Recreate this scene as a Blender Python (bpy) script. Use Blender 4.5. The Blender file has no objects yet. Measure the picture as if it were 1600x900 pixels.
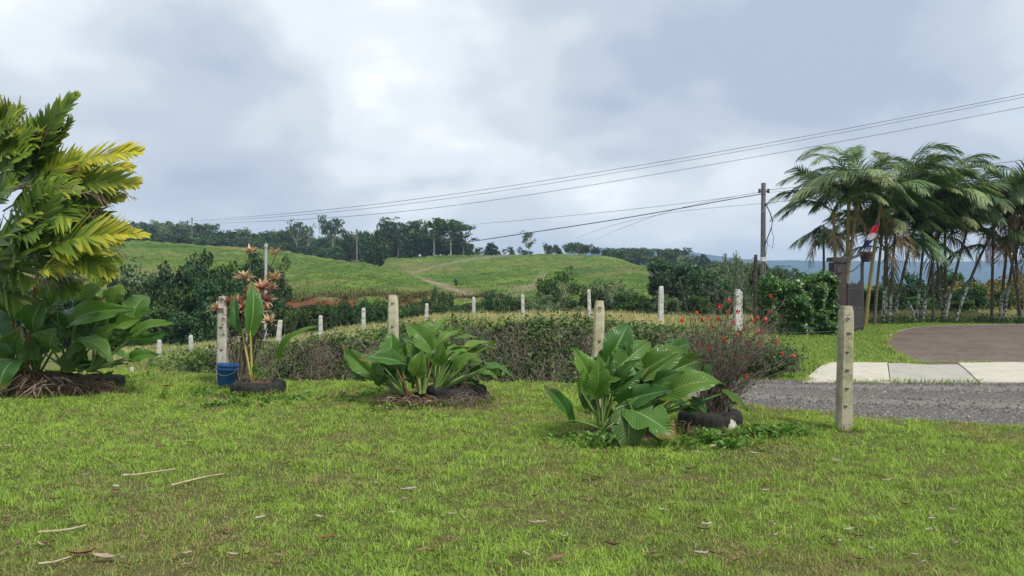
import bpy, math, random
import numpy as np
from mathutils import Vector, Matrix, Quaternion

random.seed(7)
rng = np.random.default_rng(7)
S = bpy.context.scene
C = S.collection
PI = math.pi

# ------------------------------------------------------------------ camera
CAM_H = 1.6
cam_d = bpy.data.cameras.new('camera')
cam = bpy.data.objects.new('camera', cam_d)
C.objects.link(cam)
cam.location = (0, 0, CAM_H)
cam.rotation_euler = (PI / 2, 0, 0)
cam_d.sensor_width = 36
cam_d.lens = 27
cam_d.shift_y = -10 / 1600
cam_d.clip_start = 0.05
cam_d.clip_end = 20000
S.camera = cam

# ------------------------------------------------------------------ exposure
S.view_settings.view_transform = 'Standard'
S.view_settings.look = 'None'
S.view_settings.exposure = 0.52
S.view_settings.gamma = 1.0
S.cycles.use_denoising = True
S.cycles.max_bounces = 8
S.cycles.transparent_max_bounces = 8
S.cycles.volume_bounces = 0

# ------------------------------------------------------------------ world: cloudy sky
SUN_EL, SUN_AZ = math.radians(52), math.radians(140)      # azimuth from +Y towards +X: behind the camera, to the right
w = bpy.data.worlds.new("World")
S.world = w
w.use_nodes = True
nt = w.node_tree
nt.nodes.clear()


def N(nt, typ, **kw):
    n = nt.nodes.new(typ)
    for k, v in kw.items():
        if k in n.inputs:
            n.inputs[k].default_value = v
        else:
            setattr(n, k, v)
    return n


def math_node(nt, op, a, b=None, c=None, clamp=False):
    n = nt.nodes.new('ShaderNodeMath')
    n.operation = op
    n.use_clamp = clamp
    for i, x in enumerate((a, b, c)):
        if x is None:
            continue
        if isinstance(x, (int, float)):
            n.inputs[i].default_value = x
        else:
            nt.links.new(x, n.inputs[i])
    return n.outputs[0]


def mix_col(nt, fac, a, b, blend='MIX'):
    n = nt.nodes.new('ShaderNodeMix')
    n.data_type = 'RGBA'
    n.blend_type = blend
    n.clamp_factor = True
    for sock, x in ((n.inputs[0], fac), (n.inputs[6], a), (n.inputs[7], b)):
        if isinstance(x, (int, float)):
            sock.default_value = x
        elif isinstance(x, tuple):
            sock.default_value = x if len(x) == 4 else (*x, 1)
        else:
            nt.links.new(x, sock)
    return n.outputs[2]


def ramp(nt, fac, stops, interp='LINEAR'):
    n = nt.nodes.new('ShaderNodeValToRGB')
    n.color_ramp.interpolation = interp
    el = n.color_ramp.elements
    while len(el) < len(stops):
        el.new(0.5)
    for e, (p, c) in zip(el, stops):
        e.position = p
        e.color = (c, c, c, 1) if isinstance(c, (int, float)) else (*c, 1)
    if fac is not None:
        nt.links.new(fac, n.inputs[0])
    return n.outputs[0]


def noise_tex(nt, vec, scale, detail=4, rough=0.55, dist=0.0):
    n = nt.nodes.new('ShaderNodeTexNoise')
    n.inputs['Scale'].default_value = scale
    n.inputs['Detail'].default_value = detail
    n.inputs['Roughness'].default_value = rough
    n.inputs['Distortion'].default_value = dist
    if vec is not None:
        nt.links.new(vec, n.inputs['Vector'])
    return n.outputs[0]


def build_sky():
    out = nt.nodes.new('ShaderNodeOutputWorld')
    bg = nt.nodes.new('ShaderNodeBackground')
    bg.inputs['Strength'].default_value = 0.1
    sky = nt.nodes.new('ShaderNodeTexSky')
    sky.sky_type = 'NISHITA'
    sky.sun_disc = False
    sky.sun_elevation = SUN_EL
    sky.sun_rotation = SUN_AZ
    tc = nt.nodes.new('ShaderNodeTexCoord')
    sep = nt.nodes.new('ShaderNodeSeparateXYZ')
    nt.links.new(tc.outputs['Generated'], sep.inputs[0])
    z = math_node(nt, 'MAXIMUM', sep.outputs[2], 0.0)
    d = math_node(nt, 'ADD', z, 0.42)
    cx = math_node(nt, 'DIVIDE', sep.outputs[0], d)
    cy = math_node(nt, 'DIVIDE', sep.outputs[1], d)
    comb = nt.nodes.new('ShaderNodeCombineXYZ')
    nt.links.new(math_node(nt, 'SUBTRACT', cx, 0.3), comb.inputs[0])
    nt.links.new(cy, comb.inputs[1])
    comb.inputs[2].default_value = 8.3
    v = comb.outputs[0]
    big = noise_tex(nt, v, 1.25, 3, 0.5, 0.3)
    med = noise_tex(nt, v, 3.2, 4, 0.5, 0.2)
    s = math_node(nt, 'ADD', math_node(nt, 'MULTIPLY', big, 0.62), math_node(nt, 'MULTIPLY', med, 0.38))
    cloud = ramp(nt, s, [(0.38, (3.4, 3.95, 5.0)), (0.45, (4.2, 4.7, 5.5)), (0.51, (5.1, 5.55, 6.1)), (0.57, (6.3, 6.7, 7.1)), (0.66, (8.6, 8.8, 9.0))], 'EASE')
    # thin places where the blue sky comes through
    vm = nt.nodes.new('ShaderNodeMapping')
    vm.inputs['Location'].default_value = (3.1, 7.7, 1.3)
    nt.links.new(v, vm.inputs[0])
    thin = ramp(nt, noise_tex(nt, vm.outputs[0], 1.3, 4, 0.5, 0.4), [(0.55, 0.0), (0.75, 0.55)])
    skc = mix_col(nt, 1.0, sky.outputs[0], (1.3, 1.3, 1.3), 'MULTIPLY')
    col = mix_col(nt, thin, cloud, skc)
    # hazy veil low over the horizon
    veil = ramp(nt, z, [(0.0, 0.5), (0.13, 0.0)], 'EASE')
    col = mix_col(nt, veil, col, (5.6, 6.3, 7.4))
    nt.links.new(col, bg.inputs['Color'])
    nt.links.new(bg.outputs[0], out.inputs[0])


build_sky()

sun_d = bpy.data.lights.new('sun', 'SUN')
sun = bpy.data.objects.new('sun', sun_d)
C.objects.link(sun)
sun_d.energy = 2.6
sun_d.angle = math.radians(10)
sun_d.color = (1.0, 0.94, 0.84)
sd = Vector((math.sin(SUN_AZ) * math.cos(SUN_EL), math.cos(SUN_AZ) * math.cos(SUN_EL), math.sin(SUN_EL)))
sun.rotation_euler = sd.to_track_quat('Z', 'Y').to_euler()
sun.location = (20, -20, 40)


# ------------------------------------------------------------------ helpers
def P(px, py, Y):
    return np.array([(px - 800) / 1200 * Y, Y, CAM_H - (py - 440) / 1200 * Y])


def tag(o, label=None, cat=None, group=None, kind=None):
    if label:
        o['label'] = label
    if cat:
        o['category'] = cat
    if group:
        o['group'] = group
    if kind:
        o['kind'] = kind
    return o


class MB:
    """collects vertices and faces (triangles and quads), a tint per vertex, uvs and material slots"""

    def __init__(s):
        s.V, s.F3, s.F4, s.T, s.U, s.M3, s.M4 = [], [], [], [], [], [], []
        s.n = 0

    def add(s, V, F, tint=0.5, uv=None, mat=0):
        V = np.asarray(V, float).reshape(-1, 3)
        F = np.asarray(F, int)
        s.V.append(V)
        (s.F3 if F.shape[1] == 3 else s.F4).append(F + s.n)
        (s.M3 if F.shape[1] == 3 else s.M4).append(np.full(len(F), mat, np.int32))
        s.T.append(np.broadcast_to(np.asarray(tint, float), (len(V),)).copy())
        s.U.append(np.zeros((len(V), 2)) if uv is None else np.asarray(uv, float))
        s.n += len(V)
        return s

    def mesh(s, name, mats, smooth=True):
        V = np.concatenate(s.V)
        F3 = np.concatenate(s.F3) if s.F3 else np.zeros((0, 3), int)
        F4 = np.concatenate(s.F4) if s.F4 else np.zeros((0, 4), int)
        me = bpy.data.meshes.new(name)
        me.vertices.add(len(V))
        me.vertices.foreach_set('co', V.astype(np.float32).ravel())
        loops = np.concatenate([F3.ravel(), F4.ravel()]).astype(np.int32)
        me.loops.add(len(loops))
        me.loops.foreach_set('vertex_index', loops)
        nf = len(F3) + len(F4)
        me.polygons.add(nf)
        starts = np.concatenate([np.arange(len(F3)) * 3, len(F3) * 3 + np.arange(len(F4)) * 4]).astype(np.int32)
        me.polygons.foreach_set('loop_start', starts)
        if not isinstance(mats, (list, tuple)):
            mats = [mats]
        for m in mats:
            me.materials.append(m)
        mi = np.concatenate([np.concatenate(s.M3) if s.M3 else np.zeros(0, np.int32), np.concatenate(s.M4) if s.M4 else np.zeros(0, np.int32)]).astype(np.int32)
        me.polygons.foreach_set('material_index', mi)
        me.update(calc_edges=True)
        me.polygons.foreach_set('use_smooth', np.full(nf, smooth))
        a = me.attributes.new('tint', 'FLOAT', 'POINT')
        a.data.foreach_set('value', np.concatenate(s.T).astype(np.float32))
        uvl = me.uv_layers.new(name='UVMap')
        U = np.concatenate(s.U).astype(np.float32)
        uvl.data.foreach_set('uv', U[loops].ravel())
        me.validate()
        return me

    def build(s, name, mats, parent=None, smooth=True):
        o = bpy.data.objects.new(name, s.mesh(name, mats, smooth))
        C.objects.link(o)
        if parent is not None:
            o.parent = parent
            o.matrix_parent_inverse = Matrix.Translation(parent.location).inverted()
        return o


def empty(name, loc, label=None, cat=None, group=None):
    o = bpy.data.objects.new(name, None)
    o.empty_display_size = 0.2
    o.location = loc
    C.objects.link(o)
    return tag(o, label, cat, group)


def nrm(v):
    v = np.asarray(v, float)
    return v / (np.linalg.norm(v, axis=-1, keepdims=True) + 1e-12)


def tube(pts, rad, n=6, cap=True):
    pts = np.asarray(pts, float)
    m = len(pts)
    rad = np.broadcast_to(np.asarray(rad, float), (m,))
    T = np.gradient(pts, axis=0)
    T = nrm(T)
    ref = np.array([0, 0, 1.0]) if abs(T[0][2]) < 0.9 else np.array([1.0, 0, 0])
    A = nrm(np.cross(T, ref))
    B = np.cross(T, A)
    a = np.arange(n) * 2 * PI / n
    V = pts[:, None, :] + rad[:, None, None] * (np.cos(a)[None, :, None] * A[:, None, :] + np.sin(a)[None, :, None] * B[:, None, :])
    V = V.reshape(-1, 3)
    i = np.arange(m - 1)[:, None] * n
    j = np.arange(n)[None, :]
    k = (np.arange(n) + 1) % n
    F = np.stack([i + j, i + k[None, :], i + n + k[None, :], i + n + j], -1).reshape(-1, 4)
    return V, F


def bez(p0, p1, p2, n):
    t = np.linspace(0, 1, n)[:, None]
    return (1 - t) ** 2 * p0 + 2 * t * (1 - t) * p1 + t * t * p2


def box(c, s, bevel=0.0):
    """box centred at c with size s; bevel pulls the top and vertical edges in a little"""
    c = np.asarray(c, float)
    hx, hy, hz = np.asarray(s, float) / 2
    b = bevel
    ring = lambda x, y, z, k: [(-x + k, -y, z), (x - k, -y, z), (x, -y + k, z), (x, y - k, z), (x - k, y, z), (-x + k, y, z), (-x, y - k, z), (-x, -y + k, z)]
    if b <= 0:
        V = np.array([(sx * hx, sy * hy, sz * hz) for sz in (-1, 1) for sx, sy in ((-1, -1), (1, -1), (1, 1), (-1, 1))]) + c
        F = [(0, 1, 5, 4), (1, 2, 6, 5), (2, 3, 7, 6), (3, 0, 4, 7), (4, 5, 6, 7), (3, 2, 1, 0)]
        return V, np.array(F)
    V = ring(hx, hy, -hz, b) + ring(hx, hy, hz - b, b) + ring(hx - b, hy - b, hz, b)
    V = np.array(V)
    F = []
    for r in range(2):
        for j in range(8):
            F.append((r * 8 + j, r * 8 + (j + 1) % 8, r * 8 + 8 + (j + 1) % 8, r * 8 + 8 + j))
    F += [(16, 17, 18, 19), (16, 19, 20, 23), (20, 21, 22, 23)]
    return V + c, np.array(F)


_lat = rng.random((64, 64))


def vnoise(x, y, scale=1.0, seed=0):
    x = np.asarray(x, float) / scale + seed * 17.31
    y = np.asarray(y, float) / scale + seed * 9.77
    xi, yi = np.floor(x).astype(int), np.floor(y).astype(int)
    fx, fy = x - xi, y - yi
    fx = fx * fx * (3 - 2 * fx)
    fy = fy * fy * (3 - 2 * fy)
    g = lambda a, b: _lat[a % 64, b % 64]
    return (g(xi, yi) * (1 - fx) + g(xi + 1, yi) * fx) * (1 - fy) + (g(xi, yi + 1) * (1 - fx) + g(xi + 1, yi + 1) * fx) * fy


def fbm(x, y, scale=1.0, seed=0, o=3):
    r, a, t = 0, 1, 0
    for k in range(o):
        r = r + a * vnoise(x, y, scale / 2 ** k, seed + k * 3)
        t += a
        a *= 0.5
    return r / t


def sst(x, a, b):
    t = np.clip((np.asarray(x, float) - a) / (b - a), 0, 1)
    return t * t * (3 - 2 * t)


# ------------------------------------------------------------------ materials
def new_mat(name):
    m = bpy.data.materials.new(name)
    m.use_nodes = True
    t = m.node_tree
    t.nodes.clear()
    out = t.nodes.new('ShaderNodeOutputMaterial')
    return m, t, out


def attr(t, name):
    n = t.nodes.new('ShaderNodeAttribute')
    n.attribute_name = name
    return n.outputs['Fac']


def obj_rand(t):
    return t.nodes.new('ShaderNodeObjectInfo').outputs['Random']


def coords(t, kind='Object'):
    return t.nodes.new('ShaderNodeTexCoord').outputs[kind]


def bump(t, h, strength=0.5, dist=0.02):
    b = t.nodes.new('ShaderNodeBump')
    b.inputs['Strength'].default_value = strength
    b.inputs['Distance'].default_value = dist
    t.links.new(h, b.inputs['Height'])
    return b.outputs[0]


def principled(t, col, rough=0.6, spec=0.3, normal=None):
    p = t.nodes.new('ShaderNodeBsdfPrincipled')
    if isinstance(col, tuple):
        p.inputs['Base Color'].default_value = (*col[:3], 1)
    else:
        t.links.new(col, p.inputs['Base Color'])
    if isinstance(rough, (int, float)):
        p.inputs['Roughness'].default_value = rough
    else:
        t.links.new(rough, p.inputs['Roughness'])
    p.inputs['Specular IOR Level'].default_value = spec
    if normal is not None:
        t.links.new(normal, p.inputs['Normal'])
    return p


def leaf_mat(name, c0, c1, c2=None, trans=0.3, rough=0.5, spec=0.3, objvar=0.25, tcol=(1.1, 1.25, 0.5), nscale=0):
    """foliage: colour from the per-leaf tint between c0, c1 and c2, some light passing through the leaf"""
    m, t, out = new_mat(name)
    stops = [(0.0, c0), (0.6, c1)] if c2 is None else [(0.0, c0), (0.55, c1), (1.0, c2)]
    col = ramp(t, attr(t, 'tint'), stops)
    if nscale:
        nz = noise_tex(t, coords(t), nscale, 3)
        col = mix_col(t, math_node(t, 'MULTIPLY', nz, 0.7), col, (c0[0] * .7, c0[1] * .7, c0[2] * .7))
    if objvar:
        hsv = t.nodes.new('ShaderNodeHueSaturation')
        r = obj_rand(t)
        t.links.new(math_node(t, 'MULTIPLY_ADD', r, 0.04, 0.48), hsv.inputs['Hue'])
        t.links.new(math_node(t, 'MULTIPLY_ADD', r, objvar * 2, 1 - objvar), hsv.inputs['Value'])
        t.links.new(col, hsv.inputs['Color'])
        col = hsv.outputs[0]
    p = principled(t, col, rough, spec)
    tr = t.nodes.new('ShaderNodeBsdfTranslucent')
    t.links.new(mix_col(t, 1.0, col, tcol, 'MULTIPLY'), tr.inputs['Color'])
    mx = t.nodes.new('ShaderNodeMixShader')
    mx.inputs[0].default_value = trans
    t.links.new(p.outputs[0], mx.inputs[1])
    t.links.new(tr.outputs[0], mx.inputs[2])
    t.links.new(mx.outputs[0], out.inputs[0])
    return m


def simple_mat(name, c0, c1, scale=8, rough=0.7, spec=0.25, bstr=0.4, bdist=0.01, detail=5, usetint=False, metal=0):
    m, t, out = new_mat(name)
    co = coords(t)
    nz = noise_tex(t, co, scale, detail, 0.65)
    f = ramp(t, nz, [(0.35, 0.0), (0.65, 1.0)])
    col = mix_col(t, f, c0, c1)
    if usetint:
        col = mix_col(t, math_node(t, 'MULTIPLY', attr(t, 'tint'), 0.8), col, (c1[0] * .35, c1[1] * .35, c1[2] * .35))
    p = principled(t, col, rough, spec, bump(t, nz, bstr, bdist) if bstr else None)
    p.inputs['Metallic'].default_value = metal
    t.links.new(p.outputs[0], out.inputs[0])
    return m


M = {}
M['grass'] = leaf_mat('grass_blades', (0.46, 0.36, 0.18), (0.185, 0.315, 0.045), (0.42, 0.58, 0.105), 0.35, 0.55, 0.25, 0, (1.1, 1.2, 0.6))
M['drygrass'] = leaf_mat('dry_tall_grass', (0.14, 0.24, 0.045), (0.34, 0.36, 0.13), (0.62, 0.52, 0.28), 0.3, 0.7, 0.2, 0, (1, 1, 0.8))
M['bankleaf'] = leaf_mat('bank_leaves', (0.025, 0.05, 0.016), (0.065, 0.12, 0.03), (0.16, 0.27, 0.06), 0.25, 0.5, 0.35, 0)
M['hedgeleaf'] = leaf_mat('hedge_leaves', (0.02, 0.06, 0.012), (0.055, 0.15, 0.022), (0.15, 0.32, 0.05), 0.25, 0.35, 0.45, 0)
M['deadveg'] = leaf_mat('dead_vegetation', (0.055, 0.045, 0.035), (0.20, 0.165, 0.125), (0.34, 0.29, 0.23), 0.1, 0.85, 0.1, 0, (1, 1, 1))
M['tree'] = leaf_mat('tree_leaves', (0.022, 0.055, 0.015), (0.05, 0.105, 0.026), (0.11, 0.19, 0.045), 0.2, 0.55, 0.25, 0.3)
M['treedark'] = leaf_mat('dark_tree_leaves', (0.014, 0.036, 0.014), (0.03, 0.072, 0.024), (0.07, 0.135, 0.04), 0.2, 0.5, 0.3, 0.3)
M['treepale'] = leaf_mat('pale_tree_leaves', (0.08, 0.125, 0.06), (0.13, 0.19, 0.09), (0.20, 0.27, 0.13), 0.2, 0.6, 0.25, 0.2)
M['treeyel'] = leaf_mat('rusty_tree_leaves', (0.12, 0.12, 0.04), (0.24, 0.17, 0.06), (0.33, 0.27, 0.09), 0.25, 0.6, 0.25, 0.2)
M['palmfar'] = leaf_mat('palm_leaflets', (0.04, 0.085, 0.04), (0.12, 0.20, 0.08), (0.35, 0.38, 0.18), 0.25, 0.4, 0.45, 0.25)
M['palmnear'] = leaf_mat('near_palm_leaflets', (0.035, 0.09, 0.02), (0.18, 0.28, 0.035), (0.58, 0.54, 0.06), 0.32, 0.4, 0.4, 0, (1.2, 1.15, 0.4))
M['palmdry'] = leaf_mat('dry_palm_leaflets', (0.09, 0.07, 0.05), (0.22, 0.16, 0.10), (0.42, 0.31, 0.16), 0.15, 0.8, 0.15, 0, (1, 1, 1))
M['brom'] = leaf_mat('rosette_leaves', (0.30, 0.10, 0.09), (0.50, 0.27, 0.18), (0.62, 0.50, 0.30), 0.25, 0.5, 0.3, 0, (1, 0.9, 0.7))
M['weed'] = leaf_mat('weed_leaves', (0.05, 0.11, 0.02), (0.10, 0.21, 0.035), (0.17, 0.31, 0.05), 0.3, 0.5, 0.3, 0)
M['red'] = leaf_mat('red_flowers', (0.55, 0.02, 0.02), (0.75, 0.05, 0.03), (0.85, 0.16, 0.08), 0.2, 0.5, 0.3, 0, (1, 0.8, 0.8))
M['litter'] = leaf_mat('fallen_leaves', (0.10, 0.055, 0.035), (0.34, 0.20, 0.12), (0.62, 0.56, 0.46), 0.1, 0.8, 0.15, 0, (1, 0.9, 0.8), 30)
M['bark'] = simple_mat('bark', (0.10, 0.075, 0.055), (0.22, 0.18, 0.14), 14, 0.85, 0.15, 0.8, 0.02)
M['barkpale'] = simple_mat('pale_bark', (0.24, 0.21, 0.17), (0.42, 0.39, 0.34), 10, 0.85, 0.15, 0.5, 0.02)
M['twig'] = simple_mat('dark_twigs', (0.08, 0.065, 0.055), (0.26, 0.22, 0.19), 25, 0.85, 0.15, 0.3)
M['root'] = simple_mat('roots', (0.05, 0.036, 0.026), (0.20, 0.14, 0.095), 18, 0.9, 0.1, 0.8, 0.01)
M['rootpale'] = simple_mat('bleached_roots', (0.12, 0.085, 0.06), (0.36, 0.28, 0.20), 14, 0.9, 0.1, 0.8, 0.01)
M['tyre'] = simple_mat('old_rubber', (0.012, 0.012, 0.011), (0.038, 0.036, 0.03), 12, 0.8, 0.25, 0.5, 0.01)
M['soil'] = simple_mat('soil', (0.05, 0.033, 0.022), (0.16, 0.11, 0.075), 22, 0.95, 0.05, 1.0, 0.03)
M['metal'] = simple_mat('galvanised_steel', (0.32, 0.33, 0.34), (0.46, 0.47, 0.48), 6, 0.5, 0.5, 0.1, 0.005)
M['wire'] = simple_mat('wire', (0.05, 0.05, 0.05), (0.09, 0.09, 0.09), 4, 0.6, 0.3, 0)
M['cable'] = simple_mat('overhead_cable', (0.025, 0.022, 0.022), (0.05, 0.04, 0.04), 4, 0.6, 0.3, 0)
M['darkiron'] = simple_mat('dark_iron', (0.03, 0.028, 0.028), (0.07, 0.06, 0.06), 9, 0.6, 0.4, 0.3, 0.003)
M['colpaint'] = simple_mat('maroon_grey_plaster', (0.048, 0.034, 0.038), (0.078, 0.056, 0.06), 5, 0.8, 0.2, 0.2, 0.01)
M['colcap'] = simple_mat('dark_cap', (0.045, 0.035, 0.038), (0.08, 0.06, 0.062), 7, 0.75, 0.25, 0.3, 0.01)
M['poleconc'] = simple_mat('pole_grey_brown', (0.11, 0.10, 0.10), (0.20, 0.185, 0.175), 5, 0.8, 0.2, 0.4, 0.01)
M['white'] = simple_mat('white_plastic', (0.55, 0.56, 0.55), (0.75, 0.75, 0.73), 8, 0.6, 0.3, 0.1, 0.005)
M['stone'] = simple_mat('pale_stone', (0.30, 0.28, 0.24), (0.58, 0.55, 0.48), 16, 0.9, 0.15, 0.8, 0.02)
M['stick'] = simple_mat('bleached_stick', (0.30, 0.24, 0.14), (0.50, 0.44, 0.28), 20, 0.85, 0.15, 0.4, 0.005)


def petiole_mat(name, a, b):
    m, t, out = new_mat(name)
    nz = noise_tex(t, coords(t), 20, 3)
    p = principled(t, mix_col(t, nz, a, b), 0.4, 0.4)
    t.links.new(p.outputs[0], out.inputs[0])
    return m


M['petiole'] = petiole_mat('petiole_green', (0.07, 0.14, 0.03), (0.17, 0.25, 0.06))
M['petred'] = petiole_mat('petiole_red', (0.12, 0.018, 0.02), (0.25, 0.06, 0.05))
M['petyel'] = petiole_mat('petiole_yellow', (0.36, 0.30, 0.07), (0.45, 0.40, 0.12))
M['stemyel'] = simple_mat('palm_stem_yellow', (0.32, 0.19, 0.06), (0.14, 0.15, 0.06), 7, 0.6, 0.3, 0.3, 0.01)


def big_leaf_mat():
    m, t, out = new_mat('big_glossy_leaf')
    uvn = t.nodes.new('ShaderNodeUVMap')
    sp = t.nodes.new('ShaderNodeSeparateXYZ')
    t.links.new(uvn.outputs[0], sp.inputs[0])
    s_, tt = sp.outputs[0], sp.outputs[1]
    a = math_node(t, 'ABSOLUTE', s_)
    # side veins run outward and a little toward the tip
    ph = math_node(t, 'SUBTRACT', math_node(t, 'MULTIPLY', tt, 15.0), math_node(t, 'MULTIPLY', a, 3.4))
    fr = math_node(t, 'FRACT', ph)
    vein = math_node(t, 'SUBTRACT', 1.0, math_node(t, 'MULTIPLY', math_node(t, 'ABSOLUTE', math_node(t, 'SUBTRACT', fr, 0.5)), 2.0))
    veinl = ramp(t, vein, [(0.80, 0.0), (0.98, 1.0)])
    mid = ramp(t, a, [(0.03, 1.0), (0.075, 0.0)])
    edge = ramp(t, a, [(0.90, 0.0), (1.0, 1.0)])
    nz = noise_tex(t, coords(t), 7, 4)
    base = ramp(t, attr(t, 'tint'), [(0.0, (0.022, 0.075, 0.018)), (0.5, (0.05, 0.155, 0.025)), (1.0, (0.16, 0.30, 0.035))])
    base = mix_col(t, math_node(t, 'MULTIPLY', nz, 0.5), base, (0.03, 0.075, 0.02))
    col = mix_col(t, math_node(t, 'MULTIPLY', veinl, 0.16), base, (0.11, 0.22, 0.06))
    col = mix_col(t, math_node(t, 'MULTIPLY', mid, 0.75), col, (0.26, 0.38, 0.12))
    col = mix_col(t, math_node(t, 'MULTIPLY', edge, 0.45), col, (0.22, 0.34, 0.07))
    # age spots and browned tears towards the rim
    spot = ramp(t, noise_tex(t, coords(t), 26, 4, 0.7), [(0.60, 0.0), (0.68, 1.0)])
    rim = ramp(t, a, [(0.35, 0.0), (1.0, 1.0)])
    col = mix_col(t, math_node(t, 'MULTIPLY', math_node(t, 'MULTIPLY', spot, rim), 0.6), col, (0.25, 0.20, 0.07))
    rnd = obj_rand(t)
    old = ramp(t, rnd, [(0.55, 0.0), (1.0, 1.0)])
    tipm = ramp(t, math_node(t, 'ADD', tt, math_node(t, 'MULTIPLY', a, 0.25)), [(0.86, 0.0), (1.02, 1.0)])
    col = mix_col(t, math_node(t, 'MULTIPLY', math_node(t, 'MULTIPLY', old, tipm), 0.9), col, (0.30, 0.21, 0.08))
    col = mix_col(t, math_node(t, 'MULTIPLY', ramp(t, rnd, [(0.0, 1.0), (0.3, 0.0)]), 0.45), col, (0.15, 0.24, 0.03))
    geo = t.nodes.new('ShaderNodeNewGeometry')
    col = mix_col(t, math_node(t, 'MULTIPLY', geo.outputs['Backfacing'], 0.35), col, (0.17, 0.26, 0.12))
    h = math_node(t, 'ADD', math_node(t, 'MULTIPLY', vein, -0.7), math_node(t, 'MULTIPLY', mid, -0.8))
    p = principled(t, col, 0.36, 0.42, bump(t, h, 1.0, 0.006))
    tr = t.nodes.new('ShaderNodeBsdfTranslucent')
    t.links.new(mix_col(t, 1.0, col, (1.5, 1.6, 0.5), 'MULTIPLY'), tr.inputs['Color'])
    mx = t.nodes.new('ShaderNodeMixShader')
    mx.inputs[0].default_value = 0.28
    t.links.new(p.outputs[0], mx.inputs[1])
    t.links.new(tr.outputs[0], mx.inputs[2])
    t.links.new(mx.outputs[0], out.inputs[0])
    return m


M['bigleaf'] = big_leaf_mat()


def lawn_mat():
    m, t, out = new_mat('lawn_ground')
    co = coords(t)
    n1 = noise_tex(t, co, 0.7, 4, 0.6)
    n2 = noise_tex(t, co, 9, 5, 0.7)
    n3 = noise_tex(t, co, 60, 4, 0.7)
    g = mix_col(t, ramp(t, n2, [(0.35, 0.0), (0.65, 1.0)]), (0.06, 0.08, 0.02), (0.16, 0.19, 0.05))
    th = mix_col(t, n3, (0.07, 0.05, 0.03), (0.30, 0.23, 0.13))
    f = math_node(t, 'ADD', math_node(t, 'MULTIPLY', n1, 0.9), math_node(t, 'MULTIPLY', n3, 0.55))
    col = mix_col(t, ramp(t, f, [(0.66, 0.0), (0.92, 0.8)]), g, th)
    dirt = mix_col(t, n3, (0.055, 0.036, 0.026), (0.19, 0.13, 0.09))
    col = mix_col(t, attr(t, 'tint'), col, dirt)
    p = principled(t, col, 0.9, 0.1, bump(t, n3, 1.0, 0.03))
    t.links.new(p.outputs[0], out.inputs[0])
    return m


M['lawn'] = lawn_mat()


def terrain_mat():
    m, t, out = new_mat('hill_ground')
    co = coords(t, 'Object')
    n1 = noise_tex(t, co, 0.06, 6, 0.7)
    n2 = noise_tex(t, co, 0.42, 6, 0.75)
    n3 = noise_tex(t, co, 3.0, 4, 0.7)
    g = mix_col(t, ramp(t, n1, [(0.40, 0.0), (0.60, 1.0)]), (0.07, 0.16, 0.025), (0.185, 0.275, 0.05))
    g = mix_col(t, math_node(t, 'MULTIPLY', ramp(t, n2, [(0.40, 1.0), (0.56, 0.0)]), 0.8), g, (0.055, 0.085, 0.022))
    g = mix_col(t, math_node(t, 'MULTIPLY', ramp(t, n3, [(0.5, 0.0), (0.7, 1.0)]), 0.4), g, (0.24, 0.27, 0.09))
    g = mix_col(t, attr(t, 'dry'), g, mix_col(t, n2, (0.17, 0.15, 0.06), (0.30, 0.25, 0.12)))
    g = mix_col(t, attr(t, 'track'), g, mix_col(t, n3, (0.26, 0.20, 0.14), (0.40, 0.33, 0.25)))
    g = mix_col(t, attr(t, 'red'), g, mix_col(t, n2, (0.12, 0.05, 0.028), (0.30, 0.125, 0.06)))
    g = mix_col(t, attr(t, 'green'), g, mix_col(t, n3, (0.07, 0.13, 0.02), (0.15, 0.235, 0.04)))
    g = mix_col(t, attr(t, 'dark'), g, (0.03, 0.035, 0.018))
    h = math_node(t, 'ADD', math_node(t, 'MULTIPLY', n2, 1.0), math_node(t, 'MULTIPLY', n3, 0.3))
    p = principled(t, g, 0.92, 0.1, bump(t, h, 1.0, 0.9))
    t.links.new(p.outputs[0], out.inputs[0])
    return m


M['terrain'] = terrain_mat()


def gravel_mat():
    m, t, out = new_mat('gravel')
    co = coords(t)
    v = t.nodes.new('ShaderNodeTexVoronoi')
    v.inputs['Scale'].default_value = 60
    t.links.new(co, v.inputs['Vector'])
    n1 = noise_tex(t, co, 0.9, 4, 0.6)
    n2 = noise_tex(t, co, 55, 3, 0.7)
    cs = t.nodes.new('ShaderNodeSeparateColor')
    t.links.new(v.outputs['Color'], cs.inputs[0])
    col = ramp(t, cs.outputs[0], [(0.0, (0.095, 0.087, 0.078)), (0.6, (0.16, 0.147, 0.132)), (0.93, (0.24, 0.222, 0.2)), (1.0, (0.4, 0.37, 0.33))])
    # wheel tracks: finer, paler dust
    col = mix_col(t, attr(t, 'tint'), col, mix_col(t, n2, (0.20, 0.18, 0.16), (0.31, 0.285, 0.25)))
    col = mix_col(t, math_node(t, 'MULTIPLY', ramp(t, n1, [(0.45, 0.0), (0.7, 1.0)]), 0.35), col, (0.11, 0.105, 0.085))
    p = principled(t, col, 0.9, 0.15, bump(t, v.outputs['Distance'], 0.8, 0.02))
    t.links.new(p.outputs[0], out.inputs[0])
    return m


M['gravel'] = gravel_mat()


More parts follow.
